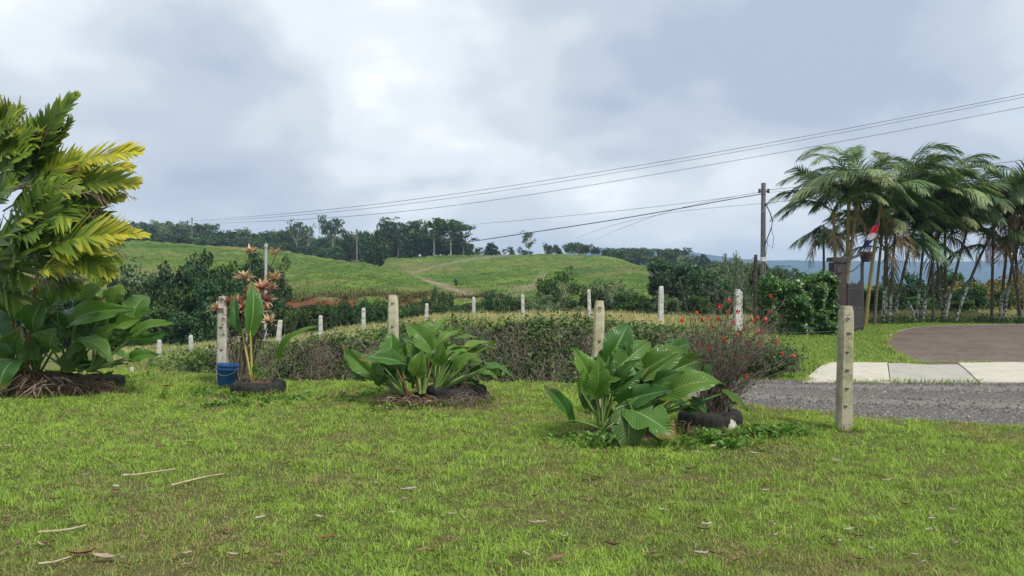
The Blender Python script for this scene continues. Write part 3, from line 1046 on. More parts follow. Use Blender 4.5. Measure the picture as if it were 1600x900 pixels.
def apron():
    root = empty('concrete_pavement', (8, 13.4, 0))
    root['kind'] = 'structure'
    cuts_f = [gpt(1257, 601)[0], gpt(1392, 600)[0], gpt(1521, 598)[0], 12.2, 18, 26]
    cuts_b = [gpt(1290, 568)[0], gpt(1389, 569)[0], gpt(1507, 571)[0], 12.35, 18.1, 26]
    for k in range(5):
        g = .007
        f0, f1, b0, b1 = cuts_f[k] + g, cuts_f[k + 1] - g, cuts_b[k] + g, cuts_b[k + 1] - g
        nn = 14
        V, F = [], []
        yb = 14.95 - .02 * k
        yf = 12.02
        for a in range(nn):
            s = a / (nn - 1)
            jx = (vnoise(a, k, 2, 4) - .5) * .08
            for b in range(8):
                q = b / 7
                x = (f0 + (b0 - f0) * q) * (1 - s) + (f1 + (b1 - f1) * q) * s
                y = yf + (yb - yf) * q + (jx if b in (0, 7) else 0)
                V.append((x, y, .035 + .02 * math.sin(q * PI) + [0, -.012, .004, .0, .006][k]))
        top = len(V)
        for a in range(nn - 1):
            for b in range(7):
                i0 = a * 8 + b
                F.append((i0, i0 + 8, i0 + 9, i0 + 1))
        per = [a * 8 for a in range(nn)] + [(nn - 1) * 8 + b for b in range(1, 8)] + [a * 8 + 7 for a in range(nn - 2, -1, -1)] + [b for b in range(6, 0, -1)]
        for v in per:
            V.append((V[v][0], V[v][1], -.06))
        m = len(per)
        for q in range(m):
            F.append((per[q], top + q, top + (q + 1) % m, per[(q + 1) % m]))
        mb = MB()
        mb.add(V, F)
        mb.build('slab', M['slabgrey'] if k == 1 else M['slab'], root, smooth=False)


apron()


def drive():
    # filled curved outline with a grid of quads
    mb = MB()
    xs = np.arange(7.6, 34, .22)
    V, idx, F = [], {}, []
    poly = DRIVE
    for x in xs:
        ys = []
        j = len(poly) - 1
        for i in range(len(poly)):
            (xi, yi), (xj, yj) = poly[i], poly[j]
            if (xi > x) != (xj > x):
                ys.append(yi + (x - xi) / (xj - xi) * (yj - yi))
            j = i
        ys.sort()
        idx[round(x, 3)] = (ys[0], ys[-1]) if len(ys) >= 2 else None
    prev = None
    K = 24
    for x in xs:
        s = idx[round(x, 3)]
        if s is None:
            prev = None
            continue
        y0, y1 = s
        y0 -= (vnoise(x, 0, .3, 2)) * .12
        col = len(V)
        for k in range(K):
            V.append((x, y0 + (y1 - y0) * k / (K - 1), .03 + .01 * vnoise(x, y0 + k, 1.5, 3)))
        if prev is not None:
            for k in range(K - 1):
                F.append((prev + k, col + k, col + k + 1, prev + k + 1))
        prev = col
    mb.add(V, F)
    tag(mb.build('paved_drive', M['paver']), kind='structure')
    # low kerb that follows the curved left edge
    pts = np.array([(*p, 0) for p in DRIVE[4:9]], float)
    tt = np.linspace(0, len(pts) - 1, 60)
    cv = np.stack([np.interp(tt, range(len(pts)), pts[:, k]) for k in range(3)], -1)
    for _ in range(4):
        cv[1:-1] = (cv[:-2] + cv[1:-1] * 2 + cv[2:]) / 4
    T = nrm(np.gradient(cv, axis=0))
    Nn = np.stack([-T[:, 1], T[:, 0], T[:, 2] * 0], -1)
    prof = [(-.035, -.05), (-.035, .03), (-.025, .04), (.025, .04), (.035, .03), (.035, -.05)]
    V = np.array([[c + n_ * a + np.array([0, 0, b]) for a, b in prof] for c, n_ in zip(cv, Nn)]).reshape(-1, 3)
    F = [(i * 6 + j, i * 6 + j + 1, i * 6 + 7 + j, i * 6 + 6 + j) for i in range(59) for j in range(5)]
    mb = MB()
    mb.add(V, F)
    tag(mb.build('kerb', M['kerb']), kind='structure')
    # grass creeping over the edges of the drive and the slabs
    mb = MB()
    pl = [DRIVE[0], DRIVE[1], DRIVE[2], DRIVE[3], DRIVE[4], DRIVE[5]]
    for (p, q, n, sp) in [(pl[i_], pl[i_ + 1], 500, .07) for i_ in range(5)] + [(APRON[0], APRON[1], 700, .05), ((4.9, 14.95), (7.75, 14.9), 900, .05), ((7.7, 14.85), (14, 14.8), 1300, .05), ((5.0, 12.03), (12, 12.03), 900, .03)]:
        tt2 = rng.random(n)
        X = p[0] + (q[0] - p[0]) * tt2 + rng.normal(0, sp, n)
        Yq = p[1] + (q[1] - p[1]) * tt2 + rng.normal(0, sp, n)
        ok = rng.random(n) < sst(fbm(X, Yq, .5, 77, 2), .3, .6)
        X, Yq = X[ok], Yq[ok]
        n = len(X)
        add_blades(mb, X, Yq, np.full(n, .02), rng.uniform(.04, .12, n), rng.uniform(.008, .016, n), rng.uniform(.3, 1.2, n), np.clip(rng.normal(.5, .3, n), 0, 1), seg=2)
    tag(mb.build('edge_grass', M['grass']), kind='stuff')


drive()
lawn_grass()


# ------------------------------------------------------------------ foliage tools
def leaf_cards(mb, Cn, Nn, size, aspect=.45, tint=.5, mat=0):
    """pointed four-cornered leaves at Cn facing Nn"""
    n = len(Cn)
    Nn = nrm(Nn)
    r = nrm(rng.normal(size=(n, 3)))
    A = nrm(np.cross(Nn, r))
    B = np.cross(Nn, A)
    size = np.broadcast_to(size, (n,))[:, None]
    f = Nn * size * .12
    V = np.stack([Cn - A * size * .5 - f, Cn + B * size * aspect * .5 - A * size * .05 + f, Cn + A * size * .5 - f, Cn - B * size * aspect * .5 - A * size * .05 + f], 1).reshape(-1, 3)
    F = (np.arange(n)[:, None] * 4 + np.arange(4)[None]).astype(int)
    mb.add(V, F, np.repeat(np.broadcast_to(tint, (n,)), 4), mat=mat)


def blob_points(n, c, r, shell=.5):
    d = nrm(rng.normal(size=(n, 3)))
    k = (shell + (1 - shell) * rng.random(n)) ** .7
    return np.asarray(c) + d * k[:, None] * np.asarray(r), d


def tree_proto(kind, seed, nleaf, leaf, mats):
    """unit tree: height 1, crown about 1 wide; trunk + crown as two meshes. kinds: round, umbrella, tall, bush, open"""
    rs = np.random.default_rng(seed)
    tb, cb = MB(), MB()
    if kind == 'umbrella':
        nb, zlo, zhi, rr, flat, tr = 16, .58, .95, .42, .42, .45
    elif kind == 'tall':
        nb, zlo, zhi, rr, flat, tr = 15, .30, .90, .27, .8, .3
    elif kind == 'bush':
        nb, zlo, zhi, rr, flat, tr = 16, .12, .84, .38, .8, .1
    elif kind == 'open':
        nb, zlo, zhi, rr, flat, tr = 12, .40, .93, .38, .5, .3
    else:
        nb, zlo, zhi, rr, flat, tr = 18, .25, .88, .36, .75, .25
    top = np.array([rs.normal(0, .03), rs.normal(0, .03), tr + .25])
    axis_ = bez(np.zeros(3), np.array([0, 0, tr * .6]), top, 20)
    V, F = tube(bez(np.zeros(3), np.array([rs.normal(0, .04), 0, tr * .6]), top, 6), np.linspace(.028, .014, 6), 6)
    tb.add(V, F)
    cl = []
    for b in range(nb):
        zc = zlo + (zhi - zlo) * ((b + .5) / nb) ** .85
        a = rs.uniform(0, 2 * PI)
        taper = math.sqrt(max(.05, 1 - ((zc - zlo) / (zhi - zlo + .12)) ** 2.2)) if kind != 'umbrella' else 1
        rad = rr * taper * math.sqrt(rs.uniform(.15, 1))
        c = np.array([math.cos(a) * rad, math.sin(a) * rad, zc])
        br = rs.uniform(.13, .21) * (1.05 if kind == 'umbrella' else 1)
        cl.append((c, br))
        st = axis_[int(rs.uniform(11, 18))]
        V, F = tube(bez(st, (st + c) / 2 + np.array([0, 0, -.03]), c, 5), np.linspace(.011, .004, 5), 4)
        tb.add(V, F)
        if kind in ('open', 'umbrella'):
            for q in range(3):
                e = c + rs.normal(0, .08, 3)
                V, F = tube(np.array([(st + c) / 2, (c + e) / 2, e]), np.array([.006, .004, .002]), 3)
                tb.add(V, F)
    tot = sum(b[1] ** 2 for b in cl)
    for (c, br) in cl:
        n = max(12, int(nleaf * br * br / tot))
        if kind == 'open':
            n = int(n * .7)
        # each clump is itself a handful of smaller tufts
        ns = 6
        for q in range(ns):
            cc = c + rs.normal(0, .5, 3) * br * np.array([1, 1, flat])
            pts, d = blob_points(max(3, n // ns), cc, np.array([1, 1, flat]) * br * .62, .45)
            nn = d + np.array([0, 0, .5]) + rng.normal(0, .5, d.shape)
            leaf_cards(cb, pts, nn, rs.uniform(.7, 1.3) * leaf * 1.25, .65, np.clip(rng.normal(.42, .2, len(pts)) + (q % 3) * .10 + (cc[2] - .5) * .25, 0, 1))
    return tb.mesh('trunk', mats[0]), cb.mesh('crown', mats[1]), (tb, cb)


def joined_mesh(name, tbcb, mats):
    tb, cb = tbcb
    mb = MB()
    for src, mi in ((tb, 0), (cb, 1)):
        n0 = mb.n
        mb.V += src.V
        mb.T += src.T
        mb.U += src.U
        mb.F3 += [f + n0 for f in src.F3]
        mb.F4 += [f + n0 for f in src.F4]
        mb.M3 += [np.full(len(f), mi, np.int32) for f in src.F3]
        mb.M4 += [np.full(len(f), mi, np.int32) for f in src.F4]
        mb.n += src.n
    return mb.mesh(name, mats)


def fdata(kind, seed, nleaf, leaf, mat, bark='bark'):
    t, c, tc = tree_proto(kind, seed, nleaf, leaf, (M[bark], M[mat]))
    return dict(trunk=t, crown=c, tc=tc, mat=mat, bark=bark)


FAR = {k: [joined_mesh('tree', fdata(k2, s, n, l, m, b)['tc'], [M[b], M[m]]) for (k2, s, n, l, m, b) in v] for k, v in {
    'round': [('round', 11, 1500, .075, 'tree', 'bark'), ('round', 12, 1500, .075, 'treedark', 'bark'), ('tall', 13, 1400, .07, 'tree', 'bark')],
    'dark': [('round', 14, 1600, .07, 'treedark', 'bark'), ('round', 15, 1600, .07, 'treedark', 'bark'), ('bush', 16, 1400, .075, 'treedark', 'bark')],
    'umbrella': [('umbrella', 17, 1100, .06, 'tree', 'barkpale'), ('umbrella', 18, 1100, .06, 'treedark', 'barkpale')],
    'pale': [('round', 19, 1300, .075, 'treepale', 'barkpale'), ('tall', 20, 1200, .07, 'treepale', 'barkpale')],
    'open': [('open', 21, 700, .06, 'tree', 'barkpale'), ('open', 22, 700, .06, 'treedark', 'bark')],
    'bush': [('bush', 23, 1400, .08, 'tree', 'bark'), ('bush', 24, 1400, .08, 'treedark', 'bark')],
    'rust': [('round', 25, 1400, .08, 'treeyel', 'bark')],
}.items()}
NEARP = {
    'dark': [fdata('round', 31, 7000, .036, 'treedark'), fdata('bush', 32, 7000, .036, 'treedark'), fdata('round', 33, 7000, .038, 'treedark')],
    'mid': [fdata('round', 34, 6000, .038, 'tree'), fdata('bush', 35, 6000, .040, 'tree')],
    'pale': [fdata('round', 36, 6000, .036, 'treepale', 'barkpale')],
    'umbrella': [fdata('umbrella', 37, 5000, .034, 'treedark', 'barkpale')],
    'open': [fdata('open', 38, 2200, .034, 'tree', 'barkpale'), fdata('open', 39, 2000, .034, 'treepale', 'barkpale')],
    'rust': [fdata('round', 40, 4500, .042, 'treeyel')],
}


def far_tree(px, top, Y, wpx, kind, label, group=None, cat='tree', name='tree', sink=0.0):
    X = (px - 800) / 1200 * Y
    g = float(ground(X, Y)) - sink
    h = max(1.0, CAM_H - (top - 440) / 1200 * Y - g)
    me = random.choice(FAR[kind])
    o = bpy.data.objects.new(name, me)
    C.objects.link(o)
    o.location = (X, Y, g)
    wd = wpx / 1200 * Y
    o.scale = (wd, wd, h)
    o.rotation_euler = (0, 0, random.uniform(0, 6.28))
    return tag(o, label, cat, group)


def near_tree(px, top, Y, wpx, kind, label, group=None, idx=None, base=None, name='tree', cat='tree'):
    X = (px - 800) / 1200 * Y
    g = float(ground(X, Y)) - .05 if base is None else base
    h = max(.8, CAM_H - (top - 440) / 1200 * Y - g)
    pr = random.choice(NEARP[kind]) if idx is None else NEARP[kind][idx]
    root = empty(name, (X, Y, g), label, cat, group)
    if px < 450 and Y > 55:
        h *= .90
    wd = wpx / 1200 * Y
    root.scale = (wd, wd, h)
    root.rotation_euler = (0, 0, random.uniform(0, 6.28))
    for nm in ('trunk', 'crown'):
        o = bpy.data.objects.new(nm, pr[nm])
        C.objects.link(o)
        o.parent = root
    return root


# ---- forest along the left ridge (behind the pasture)
G = 'trees in the forest band along the ridge'
ridge_top = ([180, 215, 260, 300, 325, 350, 380, 420, 450, 470, 505, 540, 575, 600], [346, 348, 350, 350, 358, 360, 362, 366, 362, 360, 372, 366, 366, 372])
for k in range(56):
    px = 150 + k * 7.8 + random.uniform(-3, 3)
    tp = np.interp(px, *ridge_top) + random.uniform(-6, 7)
    Y = random.uniform(300, 360)
    kind = random.choice(['pale', 'pale', 'round']) if px < 290 and random.random() < .7 else random.choice(['round', 'round', 'dark', 'pale'])
    far_tree(px, tp, Y, random.uniform(28, 42), kind, 'broadleaf tree in the dense forest band along the left ridge', G, sink=1.5)
for k in range(40):
    px = 200 + k * 9.3 + random.uniform(-4, 4)
    tp = np.interp(px, [200, 300, 450, 500, 560], [366, 368, 378, 384, 388]) + random.uniform(-4, 6)
    far_tree(px, tp, random.uniform(255, 292), random.uniform(26, 40), random.choice(['dark', 'round', 'bush']), 'dark bushy tree at the forest edge above the left pasture', 'trees at the upper edge of the left pasture', sink=1.0)
far_tree(520, 340, 285, 38, 'umbrella', 'flat-topped umbrella tree standing out above the left forest ridge')
far_tree(463, 345, 300, 40, 'open', 'loose-crowned tree rising above the ridge beside the flat-topped tree')
far_tree(482, 350, 300, 22, 'open', 'smaller open tree on the ridge between two taller crowns')
far_tree(326, 350, 330, 28, 'umbrella', 'dark rounded tree crown highest on the far left ridge')
# ---- the big clump on the middle crest
for px, tp, wd, kd, lb in [(622, 344, 60, 'umbrella', 'broad dark flat-crowned tree, left end of the big hilltop clump'),
                           (652, 349, 56, 'dark', 'dense tree second from left in the big hilltop clump'),
                           (678, 344, 66, 'umbrella', 'tall spreading tree at the centre of the hilltop clump'),
                           (704, 346, 58, 'umbrella', 'pale-limbed spreading tree right of centre in the hilltop clump'),
                           (724, 362, 44, 'open', 'open-crowned tree at the right end of the hilltop clump'),
                           (597, 356, 36, 'round', 'narrow tree just left of the big hilltop clump'),
                           (574, 362, 30, 'dark', 'dark conical tree beside the far utility pole'),
                           (548, 362, 32, 'dark', 'dark pointed tree left of the far utility pole')]:
    far_tree(px, tp, random.uniform(246, 262), wd, kd, lb)
for k in range(34):
    px = 562 + k * 5.1
    far_tree(px, np.interp(px, [560, 600, 650, 700, 735], [368, 358, 354, 362, 382]) + random.uniform(-2, 12), random.uniform(252, 285), random.uniform(26, 40), random.choice(['dark', 'round', 'bush']), 'dark tree filling the big clump on the hilltop', 'trees filling the hilltop clump', sink=.6)
far_tree(590, 380, 175, 34, 'dark', 'dark thick tree standing alone where the pasture dips below the clump')
far_tree(577, 384, 178, 24, 'dark', 'smaller dark tree at the left side of the lone pasture tree')
# ---- crest right of the clump
for px, tp, wd, kd, lb in [(770, 378, 24, 'dark', 'small round dark tree on the crest left of the leaning tree'),
                           (826, 361, 26, 'open', 'tall ragged tree alone on the hill crest under the thick cable'),
                           (797, 385, 14, 'open', 'tiny tree between two larger trees on the hill crest'),
                           (852, 379, 13, 'open', 'small thin tree just right of the ragged crest tree')]:
    far_tree(px, tp, 248, wd, kd, lb)
for k in range(12):
    px = 738 + k * 8 + random.uniform(-3, 3)
    far_tree(px, 388 + random.uniform(-3, 5), random.uniform(256, 275), random.uniform(10, 18), random.choice(['round', 'bush', 'open']), 'low tree in the thin line along the middle hill crest', 'low trees along the middle hill crest')
for k in range(22):
    px = 860 + k * 5.2 + random.uniform(-3, 3)
    far_tree(px, np.interp(px, [860, 900, 930, 975], [384, 379, 384, 393]) + random.uniform(-3, 5), random.uniform(250, 270), random.uniform(10, 20), random.choice(['round', 'open', 'dark']), 'dark tree in the row on the right part of the hill crest', 'trees in the row on the right hill crest')
# ---- forest right of the hill
for k in range(46):
    px = 955 + k * 6.1 + random.uniform(-4, 4)
    tp = np.interp(px, [955, 1000, 1030, 1060, 1080, 1100, 1150, 1200, 1240], [392, 388, 392, 390, 396, 402, 404, 412, 425]) + random.uniform(-3, 11)
    far_tree(px, tp, random.uniform(285, 350), random.uniform(28, 44), random.choice(['round', 'dark', 'umbrella', 'pale']), 'tree in the forest falling away behind the right end of the hill', 'trees of the forest behind the right end of the hill', sink=1.5)
# ---- middle distance right: trees between hill and utility pole
G2 = 'bushy trees in the valley behind the back fence'
for k in range(36):
    px = 1000 + k * 7.4
    Y = random.uniform(110, 190)
    tp = np.interp(px, [1000, 1040, 1100, 1200, 1260], [436, 415, 410, 418, 428]) + random.uniform(0, 22)
    far_tree(px, tp, Y, random.uniform(36, 54), random.choice(['round', 'dark', 'bush', 'pale']), 'bushy tree in the woods between the hill and the utility pole', 'trees in the woods left of the utility pole', sink=1)
# hero trees, middle distance
near_tree(1062, 408, 72, 118, 'umbrella', 'broad dark spreading tree behind the white fence post right of centre')
near_tree(1040, 425, 70, 80, 'dark', 'dense dark tree under the broad spreading tree')
near_tree(1100, 432, 66, 90, 'dark', 'dark dense tree right of the broad spreading tree')
near_tree(1147, 392, 75, 60, 'open', 'pale thin-stemmed open tree left of the utility pole', idx=1)
near_tree(1180, 410, 85, 70, 'mid', 'green tree behind the utility pole')
near_tree(1215, 416, 80, 46, 'mid', 'low rounded tree just right of the utility pole')
near_tree(1128, 415, 80, 60, 'pale', 'greyish-green tree behind the pale thin-stemmed tree')
near_tree(880, 418, 48, 70, 'open', 'thin open tree with bare stems behind the dry grass left of the mossy post', idx=0)
near_tree(856, 430, 52, 60, 'mid', 'low green tree beside the thin open tree')
near_tree(945, 432, 52, 100, 'open', 'loose twiggy tree behind the middle mossy post', idx=1)
near_tree(930, 455, 46, 70, 'dark', 'small dark bush at the foot of the twiggy tree')
near_tree(985, 455, 46, 80, 'mid', 'green thicket bush left of the white post')
near_tree(765, 446, 54, 58, 'dark', 'round dark bush in front of the farm track')
near_tree(790, 452, 52, 54, 'dark', 'dark bush right of the one before the farm track')
near_tree(693, 452, 58, 40, 'mid', 'bright green bush below the end of the farm track')
near_tree(672, 462, 58, 40, 'dark', 'dark small bush left of the bright green bush')
near_tree(712, 435, 120, 7, 'mid', 'tiny sapling beside the farm track')
# left valley trees
for px, tp, Y, wd, kd, lb in [(222, 384, 66, 104, 'pale', 'grey-green rounded tree behind the yellow palm fronds'),
                              (306, 384, 60, 116, 'dark', 'tall dark round tree on the left slope below the pasture'),
                              (262, 404, 60, 92, 'dark', 'dark tree between the grey-green tree and the tall round one'),
                              (358, 392, 64, 96, 'mid', 'brownish green tree left of the rosette plant'),
                              (402, 382, 70, 80, 'dark', 'dark tree crown behind the orange rosettes'),
                              (424, 400, 68, 60, 'dark', 'dark tree right of the thin metal pole'),
                              (180, 400, 64, 70, 'dark', 'dark tree under the yellow palm fronds'),
                              (200, 436, 54, 90, 'mid', 'mid-green tree low in the left valley above the big leaves'),
                              (272, 440, 52, 90, 'mid', 'layered green tree in the left valley hollow'),
                              (330, 432, 52, 84, 'dark', 'dark leafy tree behind the weathered post and bucket'),
                              (395, 440, 52, 84, 'dark', 'dark tree low behind the rosette plant'),
                              (240, 475, 46, 80, 'mid', 'low green thicket above the left field fence'),
                              (160, 470, 46, 80, 'dark', 'dark thicket just right of the left palm'),
                              (310, 478, 46, 86, 'dark', 'low dark thicket behind the pair of thin fence posts'),
                              (380, 480, 46, 80, 'mid', 'low green thicket behind the weathered post'),
                              (440, 478, 48, 60, 'mid', 'green bush right of the thin metal pole'),
                              (60, 420, 56, 120, 'dark', 'dark tree mostly hidden behind the left palm'),
                              (100, 460, 48, 100, 'dark', 'dark thicket behind the left big-leaf plant')]:
    near_tree(px, tp, Y, wd, kd, lb)
for k in range(26):
    px = 440 + k * 13 + random.uniform(-5, 5)
    tp = np.interp(px, [440, 520, 600, 680, 800], [480, 476, 472, 474, 478]) + random.uniform(-5, 7)
    near_tree(px, tp, random.uniform(46, 60), random.uniform(40, 58), random.choice(['dark', 'mid', 'mid']), 'dark green bush in the hollow below the red earth bank', 'bushes in the hollow below the red earth bank', name='bush', cat='bush')
for k in range(18):
    px = 800 + k * 22 + random.uniform(-6, 6)
    near_tree(px, 462 + random.uniform(-6, 16), random.uniform(42, 56), random.uniform(44, 70), random.choice(['dark', 'mid', 'mid', 'pale']), 'leafy bush in the thicket behind the back fence', G2, name='bush', cat='bush')
# behind the palms
for k in range(20):
    px = 1330 + k * 17 + random.uniform(-8, 8)
    tp = np.interp(px, [1330, 1400, 1430, 1480, 1520, 1600, 1700], [446, 434, 424, 420, 436, 432, 430]) + random.uniform(0, 18)
    near_tree(px, tp, random.uniform(44, 62), random.uniform(50, 80), random.choice(['dark', 'mid', 'dark']), 'leafy tree below the lawn edge behind the palm grove', 'trees behind the palm grove')
near_tree(1520, 440, 46, 90, 'rust', 'rust-tinged tree behind the leaning palm stems')
near_tree(1570, 430, 50, 100, 'rust', 'rusty yellow-green tree right of the leaning palm stem')
near_tree(1255, 421, 60, 40, 'mid', 'small tree seen over the hedge right of the utility pole')
near_tree(1352, 452, 34, 60, 'mid', 'bright green bush right of the gate')
near_tree(1378, 448, 36, 46, 'dark', 'dark green bush behind the leftmost palm clump')
near_tree(1500, 470, 34, 60, 'mid', 'low bright bush between the palm clumps')
near_tree(1442, 462, 38, 60, 'mid', 'low bush behind the whitewashed palm stumps')


# ------------------------------------------------------------------ big-leaf plants
def blade_mesh(B, T, width, up, tint, arch=.15, fold=.35, ripple=.06, twist=0.0, seed=0):
    """one big leaf from its base B to its tip T; 'up' is roughly where its upper face looks"""
    B, T = np.asarray(B, float), np.asarray(T, float)
    L = np.linalg.norm(T - B)
    d = (T - B) / L
    up = np.asarray(up, float)
    up = nrm(up - d * np.dot(up, d))
    side = np.cross(d, up)
    nt_, ns = 24, 11
    V, U = [], []
    tears = [(random.randint(5, 20), random.choice((-1, 1)), random.uniform(.25, .6)) for _ in range(random.choice((0, 1, 1, 2, 3)))]
    for a in range(nt_):
        t = a / (nt_ - 1)
        prof = (math.sin(PI * min(1, t ** .62 * .985 + .012)) ** .72)
        if t < .08:
            prof = max(prof, .45 * t / .08 + .25)
        hw = width / 2 * prof
        mid = B + d * L * t + up * (arch * L * (4 * t * (1 - t)) * .5) - up * arch * L * .5 * t * t
        tw = twist * (t - .3)
        sv = side * math.cos(tw) + up * math.sin(tw)
        uv_ = up * math.cos(tw) - side * math.sin(tw)
        for b in range(ns):
            s = (b / (ns - 1)) * 2 - 1
            a_ = abs(s)
            lobe = 0
            if t < .12:
                lobe = -(a_ ** 1.2) * (.12 - t) * L * 1.3
            f = fold + .12 * math.sin(5 * t + seed)
            rip = ripple * width * (a_ ** 2) * (math.sin(t * 15 * 1.0 - a_ * 3.4 + (0 if s > 0 else 1.4) + seed) * .6 + math.sin(t * 7.3 + seed * 2.1 + (2 if s > 0 else 0)) * .9)
            cs = math.cos(f)
            edge = 1.0
            if a_ > .7:
                edge = 1 + random.uniform(-.07, .04)
            for (tr_, sd_, dp_) in tears:
                if a == tr_ and s * sd_ > .35:
                    edge = min(edge, 1 - dp_ * (s * sd_ - .3) / .7)
            # upward V near the midrib that flattens and rolls down at the rim
            lift = math.sin(f) * (a_ - .42 * a_ ** 2.5)
            V.append(mid + sv * s * edge * hw * (cs * .25 + .75) + uv_ * (hw * lift + rip) + d * lobe)
            U.append((s, t))
    i = np.arange(nt_ - 1)[:, None] * ns
    j = np.arange(ns - 1)[None, :]
    F = np.stack([i + j, i + j + 1, i + ns + j + 1, i + ns + j], -1).reshape(-1, 4)
    mb = MB()
    mb.add(V, F, tint, U)
    return mb


def smoothcurve(p0, p1, bulge, n=9):
    return bez(np.asarray(p0), (np.asarray(p0) + np.asarray(p1)) / 2 + np.asarray(bulge), np.asarray(p1), n)


def big_plant(name, label, cat, Yc, leaves, feet, extra_up=(0, -.55, .85), basez=0.0, fill=0):
    """leaves: (bx, by, tx, ty, width px, depth offset, tint, foot index, petiole colour, [fold], [up override])"""
    f0 = P(*feet[0][:2], feet[0][2])
    root = empty(name, (f0[0], f0[1], 0), label, cat)
    leaves = list(leaves)
    tup = .2 if 'mid lawn' in label else (.12 if 'mound' in label else .0)
    fr = random.Random(len(leaves))
    for q in range(fill):
        l0 = fr.choice(leaves)
        f = feet[l0[7]]
        k_ = fr.uniform(.55, .95)         # filler leaves lower and deeper in the clump, darker tint paints inner shade
        jx, jy = fr.gauss(0, 9), fr.gauss(0, 5)
        b_ = (f[0] + (l0[0] - f[0]) * k_ + jx, f[1] + (l0[1] - f[1]) * k_ + jy)
        s_ = fr.uniform(.6, .95)
        t_2 = (b_[0] + (l0[2] - l0[0]) * s_ + fr.gauss(0, 6), b_[1] + (l0[3] - l0[1]) * s_ + fr.gauss(0, 4))
        leaves.append((b_[0], b_[1], t_2[0], t_2[1], l0[4] * s_, fr.uniform(.12, .5), fr.uniform(.0, .45), l0[7], 'petiole', fr.choice([F2, FR, FL, FD, F2]), fr.uniform(.4, .9)))
    for k, lf in enumerate(leaves):
        bx, by, tx, ty, wpx, dY, tint, fi, pc = lf[:9]
        up = lf[9] if len(lf) > 9 else extra_up
        fold = lf[10] if len(lf) > 10 else random.uniform(.3, .6)
        ft = P(feet[fi][0] + random.uniform(-5, 5), feet[fi][1], feet[fi][2] + random.uniform(-.05, .05))
        Yb = Yc + dY
        # tip leans outward from the clump, in depth as well
        B = P(bx, by, Yb)
        dz = (abs(tx - bx) + abs(ty - by)) / 1200 * Yb
        T = P(tx, ty, Yb + np.sign(dY if abs(dY) > .04 else random.uniform(-1, 1)) * dz * random.uniform(.1, .45))
        wid = wpx / 1200 * Yb * 1.06
        mbl = blade_mesh(B, T, wid, up, np.clip(tint + tup + random.uniform(-.12, .12), 0, 1), random.uniform(.1, .38), fold * 1.25, random.uniform(.05, .11), random.uniform(-.9, .9), k * 1.7)
        lo = mbl.build('leaf', M['bigleaf'], root)
        bul = np.array([(B[0] - ft[0]) * .12, (B[1] - ft[1]) * .1, .05])
        cv = smoothcurve(ft, B, bul)
        V, F = tube(cv, np.linspace(.016, .008, len(cv)) * Yc / 9, 7)
        m2 = MB()
        m2.add(V, F)
        # midrib that carries on under the blade
        mid = B + (T - B)[None] * np.linspace(0, .9, 7)[:, None]
        m2.build('leaf_stalk', M[pc], root)
    return root


g_, r_, y_ = 'petiole', 'petred', 'petyel'
F2 = (0.1, -.9, .35)        # faces the lawn
FU = (0, -.35, .95)        # faces the sky
FD = (0, -.8, -.5)         # shows its underside
FR = (.7, -.6, .4)
FL = (-.7, -.6, .4)

